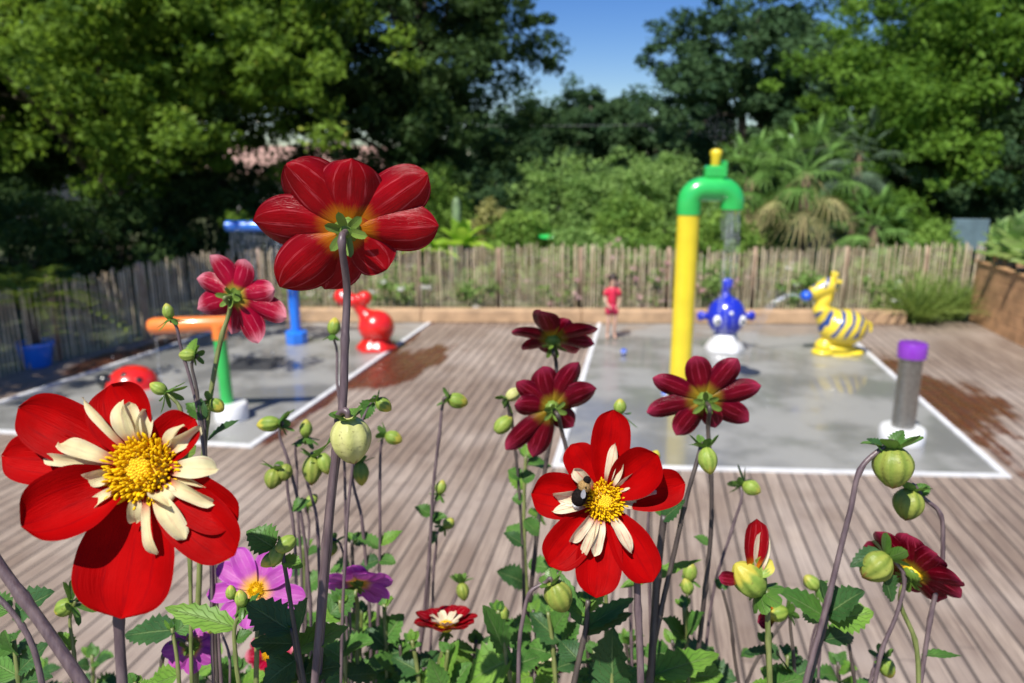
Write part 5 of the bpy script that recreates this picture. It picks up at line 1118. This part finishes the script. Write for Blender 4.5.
bud('bright leafy bud cluster left of the open magenta bloom', (241, 598), 8, .54, (-.2, -1), [(236, 622), (235, 650), (240, 692)], BM_grn, 2.4, extra=[(231, 592, 6, BM_grn)], leaves=[((236, 628), (164, 606), 20, .54, LF_brt), ((236, 625), (258, 592), 13, .54, LF_mid), ((236, 640), (252, 632), 12, .54, LF_mid)], smat=M_stg, sepal=1.3)
bud('little leafy bud left of the dark leaves at the lower right', (811, 582), 9, .80, (-.5, -.5), [(820, 590), (812, 640), (806, 692)], BM_grn, 1.5, sepal=1.3)
bud('small yellowish bud low on the thick grey stem at the lower right', (829, 636), 8, .74, (.3, .9), [(824, 628), (820, 650), (818, 692)], BM_gold, 1.5)
bud('small round bud over the deck behind the crowd of stems at the lower left', (312, 500), 7, .86, (.5, -.6), [(308, 515), (307, 560), (306, 640), (309, 692)], BM_grn, 1.4, sepal=1.1)
bud('golden bud nodding left, low beneath the open magenta bloom', (212, 628), 6, .58, (-.5, .6), [(220, 630), (228, 650), (230, 692)], BM_gold, 1.3)
# half-open buds
def openbud(label, c, r, d, ax, stemp, pets, srpx, smat):
    t = bud(label, c, r, d, ax, stemp, BM_gold, srpx, smat=smat, sepal=1.1, nsep=7); u = d/FPX; Cc = P(c[0], c[1], d)
    for (bx, by, tx, ty, w_, m_) in pets:
        a = P(bx, by, d-.002); e = P(tx, ty, d-.004); q, F, uv = petal(a, e-a, toCam+Zv*.3, (e-a).length, w_*u, .1, -.1, 1.1, nv=10, nu=6); mb = MB(); mb.add(q, F, uv); mb.build('petal', m_, t)
    return t
openbud('half-open bud with one red and cream petal standing up, right of the bee bloom', (748, 578), 17, .60, (-.45, -.5), [(766, 590), (768, 630), (770, 692)],
    [(752, 572, 756, 518, 24, PM_redback), (758, 575, 762, 530, 16, PM_creampink), (740, 580, 718, 577, 14, PM_dark), (750, 575, 772, 560, 20, BM_gold)], 3.0, M_stg)
openbud('small half-open red and yellow bud lying sideways under the larger half-open one', (776, 613), 11, .70, (-.9, .2), [(790, 618), (793, 650), (796, 692)],
    [(774, 618, 757, 622, 16, PM_dark), (774, 606, 760, 602, 12, PM_redback)], 1.8, M_std)

# --- leafy shoots that fill the bed
def shoot(label, top, d, path, leaves, srpx=2.0, smat=None):
    t = thing('dahlia_shoot', soilpt(path[-1][0], path[-1][1], d), label, 'leafy shoot')
    stem(t, [top]+path, d, srpx, smat or M_stg)
    if top[1] > 480 and top[0] > 0:
        for sx in (-1, -.2, .8): pxleaf(t, (top[0], top[1]+2), (top[0]+sx*random.uniform(6, 10), top[1]-random.uniform(7, 13)), 7, d, random.choice([LF_mid, LF_brt]), .01)
    for lf in leaves: pxleaf(t, lf[0], lf[1], lf[2], lf[3] if len(lf) > 3 and lf[3] else d, lf[4] if len(lf) > 4 else random.choice([LF_mid, LF_dark, LF_mid]), random.uniform(-.02, .03))
    return t
B_, M2, D_ = LF_brt, LF_mid, LF_dark
shoot('thick bare purple stem slanting in from the left edge', (-60, 470), .40, [(0, 566), (45, 628), (88, 692)], [], 5.2, M_st)
shoot('thinner purple stem slanting at the lower left behind the thick one', (-10, 590), .55, [(12, 612), (30, 640), (44, 692)], [((14, 614), (52, 591), 26, .56, D_), ((10, 612), (-18, 600), 22, .56, M2)], 2.6, M_st)
shoot('dark leafy shoot in the lower left corner', (14, 640), .58, [(16, 660), (20, 692)], [((15, 655), (2, 632), 20, 0, M2), ((16, 660), (28, 634), 16, 0, D_), ((18, 672), (48, 642), 20, 0, D_), ((18, 676), (-10, 660), 26, 0, M2), ((20, 684), (50, 676), 18, 0, D_), ((14, 650), (-6, 645), 16, 0, M2), ((22, 690), (0, 680), 24, 0, D_)])
shoot('shoot with one broad dark leaf just under the largest red bloom', (172, 628), .60, [(176, 650), (180, 692)], [((176, 630), (122, 634), 24, 0, D_), ((176, 632), (206, 610), 18, 0, M2), ((178, 675), (140, 690), 22, 0, B_)], 1.8)
shoot('bright little leaf tips at the bottom edge by the stem of the largest red bloom', (135, 682), .42, [(136, 690), (138, 700)], [((138, 692), (120, 679), 16, 0, B_), ((138, 694), (152, 682), 14, 0, B_)], 1.8)
shoot('dense dark leaves in front of the thick purple stem at the lower left', (292, 628), .50, [(296, 650), (303, 692)], [((292, 632), (246, 602), 30, 0, D_), ((294, 644), (250, 642), 22, 0, D_), ((296, 660), (262, 684), 34, 0, D_), ((293, 652), (348, 624), 26, 0, B_), ((298, 640), (304, 598), 24, 0, D_), ((300, 676), (340, 664), 26, 0, D_), ((300, 680), (285, 655), 28, 0, D_)], 2.4, M_std)
shoot('pale green leaves directly right of the thick purple stem', (340, 600), .70, [(343, 630), (346, 692)], [((330, 614), (354, 590), 24, 0, M2), ((344, 650), (372, 640), 24, 0, M2), ((345, 660), (322, 645), 22, 0, M2), ((346, 676), (378, 672), 26, 0, D_), ((345, 672), (324, 682), 22, 0, M2), ((342, 620), (326, 606), 18, 0, B_)])
shoot('leafy shoot below the side-on magenta bloom', (384, 604), .76, [(386, 640), (388, 692)], [((385, 640), (402, 614), 22, 0, M2), ((386, 648), (366, 628), 20, 0, D_), ((386, 655), (410, 650), 20, 0, D_), ((387, 672), (362, 664), 26, 0, M2), ((388, 680), (414, 684), 24, 0, M2), ((386, 610), (392, 598), 12, 0, B_)])
shoot('leafy shoot left of the dark red side-on bloom', (412, 640), .74, [(416, 660), (420, 692)], [((420, 672), (392, 656), 22, 0, D_), ((418, 668), (440, 650), 18, 0, D_), ((418, 684), (396, 690), 22, 0, M2), ((420, 690), (444, 676), 22, 0, B_)])
shoot('bright upright leaves beneath the dark red side-on bloom', (448, 650), .70, [(446, 665), (444, 692)], [((442, 688), (456, 640), 18, 0, B_), ((444, 690), (430, 660), 18, 0, M2), ((448, 692), (470, 662), 22, 0, M2)])
shoot('broad bright leaf at the bottom centre left of the curled stem', (498, 610), .68, [(503, 640), (512, 692)], [((514, 658), (466, 680), 40, 0, B_), ((504, 652), (486, 606), 22, 0, M2), ((508, 668), (540, 655), 24, 0, M2), ((510, 680), (486, 694), 26, 0, M2)])
shoot('cluster of leaves under the oval olive bud', (548, 612), .72, [(552, 640), (556, 692)], [((560, 642), (530, 612), 24, 0, D_), ((558, 648), (578, 622), 22, 0, M2), ((556, 655), (524, 645), 22, 0, M2), ((556, 668), (580, 660), 22, 0, D_), ((556, 678), (532, 690), 26, 0, B_), ((554, 630), (570, 604), 18, 0, M2), ((557, 672), (544, 660), 24, 0, B_)])
shoot('branching shoot with narrow leaves directly under the bee bloom', (588, 600), .62, [(586, 628), (580, 655), (572, 692)], [((586, 628), (634, 596), 16, 0, M2), ((584, 626), (560, 572), 14, 0, M2), ((588, 612), (604, 588), 16, 0, B_), ((584, 634), (632, 610), 20, 0, D_), ((586, 618), (576, 590), 14, 0, B_), ((578, 660), (560, 640), 20, 0, D_)], 2.6, M_std)
shoot('pointed dark leaf standing upright at the bottom centre', (612, 668), .64, [(612, 680), (612, 694)], [((613, 688), (611, 630), 34, 0, D_), ((612, 688), (590, 662), 22, 0, D_), ((612, 690), (640, 668), 22, 0, M2)])
shoot('thick dark stem just right of the bee bloom stem', (664, 515), .66, [(660, 550), (655, 610), (650, 692)], [((662, 520), (684, 500), 14, 0, D_), ((650, 676), (720, 652), 26, 0, B_), ((648, 682), (690, 686), 24, 0, B_)], 3.4, M_std)
shoot('long narrow leaf reaching right from behind the bee bloom', (604, 575), .70, [(606, 600), (604, 692)], [((620, 588), (702, 556), 12, 0, B_), ((606, 610), (590, 585), 16, 0, B_)])
shoot('leafy shoot right of the stems under the bee bloom', (684, 606), .76, [(686, 640), (690, 692)], [((686, 636), (702, 612), 24, 0, M2), ((686, 640), (664, 618), 20, 0, M2), ((688, 655), (712, 648), 22, 0, D_), ((688, 668), (664, 660), 22, 0, M2), ((690, 676), (722, 676), 30, 0, B_), ((688, 645), (675, 640), 18, 0, M2)])
shoot('low leaf pair on a thin stem left of the half-open buds', (722, 588), .80, [(730, 620), (735, 660), (740, 692)], [((752, 652), (742, 656), 10, 0, M2)], 1.5, M_std)
shoot('shoot with low leaves beneath the half-open buds', (766, 640), .66, [(768, 660), (772, 692)], [((774, 652), (743, 652), 14, 0, D_), ((776, 655), (792, 672), 16, 0, D_), ((772, 686), (806, 676), 22, 0, M2), ((772, 690), (748, 684), 18, 0, B_)], 2.0)
shoot('pairs of broad leaves on the thick grey stem at the lower right', (830, 600), .62, [(826, 620), (818, 650), (806, 692)], [((826, 618), (778, 587), 20, 0, M2), ((826, 622), (802, 610), 18, 0, B_), ((828, 620), (874, 612), 28, 0, B_), ((828, 614), (862, 590), 28, 0, D_), ((826, 612), (822, 580), 22, 0, D_), ((824, 640), (856, 634), 18, 0, D_)], 2.4, M_std)
shoot('thin stem between the thick grey one and the right-hand buds', (846, 624), .74, [(850, 650), (856, 692)], [((856, 690), (878, 680), 14, 0, M2)], 1.6, M_std)
shoot('thin stem crossing behind the half-open buds', (800, 600), .86, [(770, 640), (752, 670), (744, 692)], [((766, 645), (780, 660), 12, 0, D_)], 1.5, M_std)

# --- bumblebee on the bee bloom
bc_ = P(580, 489, .55)+toCam*.012; k = .70/FPX
bee = thing('bumblebee', bc_, 'bumblebee with fuzzy dark body and pale tail feeding on the red and cream bloom', 'bee')
ax_ = (RT*.35+UP*.85+toCam*.2).normalized(); Rb = ax_.to_track_quat('Z', 'Y').to_matrix()
M_fuzz = pm('black_bee_fur', (.012, .009, .008), .9, .4, 900, .001, spec=.05); M_fuzy = pm('tawny_bee_fur', (.32, .19, .06), .8, .4, 900, .001); M_wing = pm('smoky_wing', (.35, .36, .38), .25, .1, 300, trans=.4); M_tailw = pm('white_bee_fur', (.7, .7, .68), .8, .2, 900, .001)
def fuzz(mb, c, r, n_=130):
    for _ in range(n_):
        v = Vector((random.gauss(0, 1), random.gauss(0, 1), random.gauss(0, 1))).normalized(); p0 = c+Rb@Vector((v.x*r[0]*.9, v.y*r[1]*.9, v.z*r[2]*.9)); mb.tube([p0, p0+(Rb@v)*k*1.3], [k*.14, k*.05], 3, False)
m_ = MB(); m_.ell(bc_-ax_*4*k, (6.5*k, 6*k, 8*k), R=Rb); fuzz(m_, bc_-ax_*4*k, (6.5*k, 6*k, 8*k)); m_.build('abdomen', M_fuzz, bee)
m_ = MB(); m_.ell(bc_+ax_*5.5*k, (5.4*k, 5*k, 4.6*k), R=Rb); fuzz(m_, bc_+ax_*5.5*k, (5.4*k, 5*k, 4.6*k)); m_.build('thorax', M_fuzy, bee)
m_ = MB(); m_.ell(bc_+ax_*11*k, (3.4*k, 3*k, 3*k), R=Rb); m_.build('head', M_fuzz, bee)
m_ = MB(); m_.ell(bc_-ax_*10.5*k, (3.6*k, 3.4*k, 3*k), R=Rb); fuzz(m_, bc_-ax_*10.5*k, (3.6*k, 3.4*k, 3*k), 50); m_.build('tail', M_tailw, bee)
for sg in (-1, 1):
    sdv = (Rb@Vector((1, 0, 0)))*sg; q, F, uv = petal(bc_+ax_*4*k+toCam*5*k, (sdv*.7-ax_*.6).normalized(), toCam, 9*k, 3.8*k, .15, 0, .2, nv=8, nu=4); m_ = MB(); m_.add(q, F, uv); m_.build('wing', M_wing, bee)
    for j in range(3):
        b0 = bc_+ax_*(7-3*j)*k; m_ = MB(); m_.tube([b0, b0+sdv*7*k-toCam*1*k, b0+sdv*9*k-toCam*6*k], [.8*k, .7*k, .4*k], 5); m_.build('leg', M_fuzz, bee)


# --- denser low leaves between the shoots
def filler(x0, x1, y0, n_, label, d0=.72, d1=.98, pair=(3, 5)):
    """one many-leaved shoot"""
    xm = (x0+x1)/2; d = random.uniform(d0, d1); path = [(xm+random.uniform(-6, 6), y0+30), (xm+random.uniform(-8, 8), 692)]
    t = thing('dahlia_shoot', soilpt(path[-1][0], path[-1][1], d), label, 'leafy shoot'); stem(t, [(xm, y0)]+path, d, 1.7, random.choice([M_stg, M_std]))
    for sx in (-1, -.1, .9): pxleaf(t, (xm, y0+3), (xm+sx*random.uniform(6, 11), y0-random.uniform(6, 13)), 8, d, random.choice([LF_mid, LF_brt]), .01)
    for k in range(n_):
        y = y0+8+(700-y0)*(k/n_)*.9+random.uniform(-4, 4); sg = -1 if k % 2 else 1; ln = random.uniform(18, 34)*(.8+.5*k/n_); an = random.uniform(-.9, .5)
        pxleaf(t, (xm+sg*2, y), (xm+sg*ln*math.cos(an), y+ln*math.sin(an)), ln*random.uniform(.55, .8), d, random.choice([LF_mid, LF_mid, LF_dark, LF_brt]), random.uniform(-.03, .03), sag=random.uniform(.05, .3))
for (x, y0, n_, lb_) in [(92, 655, 7, 'low leafy shoot at the left between the thick slanting stem and the red bloom stem'), (215, 655, 8, 'low leafy shoot under the small drooping purple-pink bloom'), (238, 668, 6, 'leaves at the bottom edge under the bright leafy bud cluster'), (322, 640, 9, 'leafy shoot crossing behind the thick purple stem low down'), (268, 640, 9, 'dark leafy shoot behind the knobbly double bud stem'),
    (362, 610, 10, 'mid-green leafy shoot beneath the flat magenta bloom'), (400, 645, 8, 'leafy shoot at the bottom between the magenta and dark red side-on blooms'), (476, 640, 8, 'leafy shoot right of the dark red side-on bloom'), (533, 610, 10, 'leafy shoot behind the curled stem of the oval bud'), (594, 650, 8, 'leaves behind the pointed dark leaf at the bottom'),
    (625, 640, 8, 'leafy shoot left of the bee bloom stem near the bottom'), (672, 640, 8, 'leafy shoot between the bee bloom stems and the stacked green buds'), (706, 655, 7, 'low leafy shoot left of the low leaf pair'), (788, 655, 6, 'low leaves between the half-open buds and the thick grey stem'), (352, 540, 7, 'thin leafy shoot right of the thick stem at mid height'), (526, 455, 9, 'thin leafy shoot rising left of the bee bloom'), (303, 545, 7, 'thin leafy shoot above the dense dark leaves'), (838, 662, 5, 'low leaves right of the thick grey stem'), (40, 668, 6, 'low leaves in the bottom left corner behind the slanting stem')]:
    filler(x-8, x+8, y0, n_, lb_)
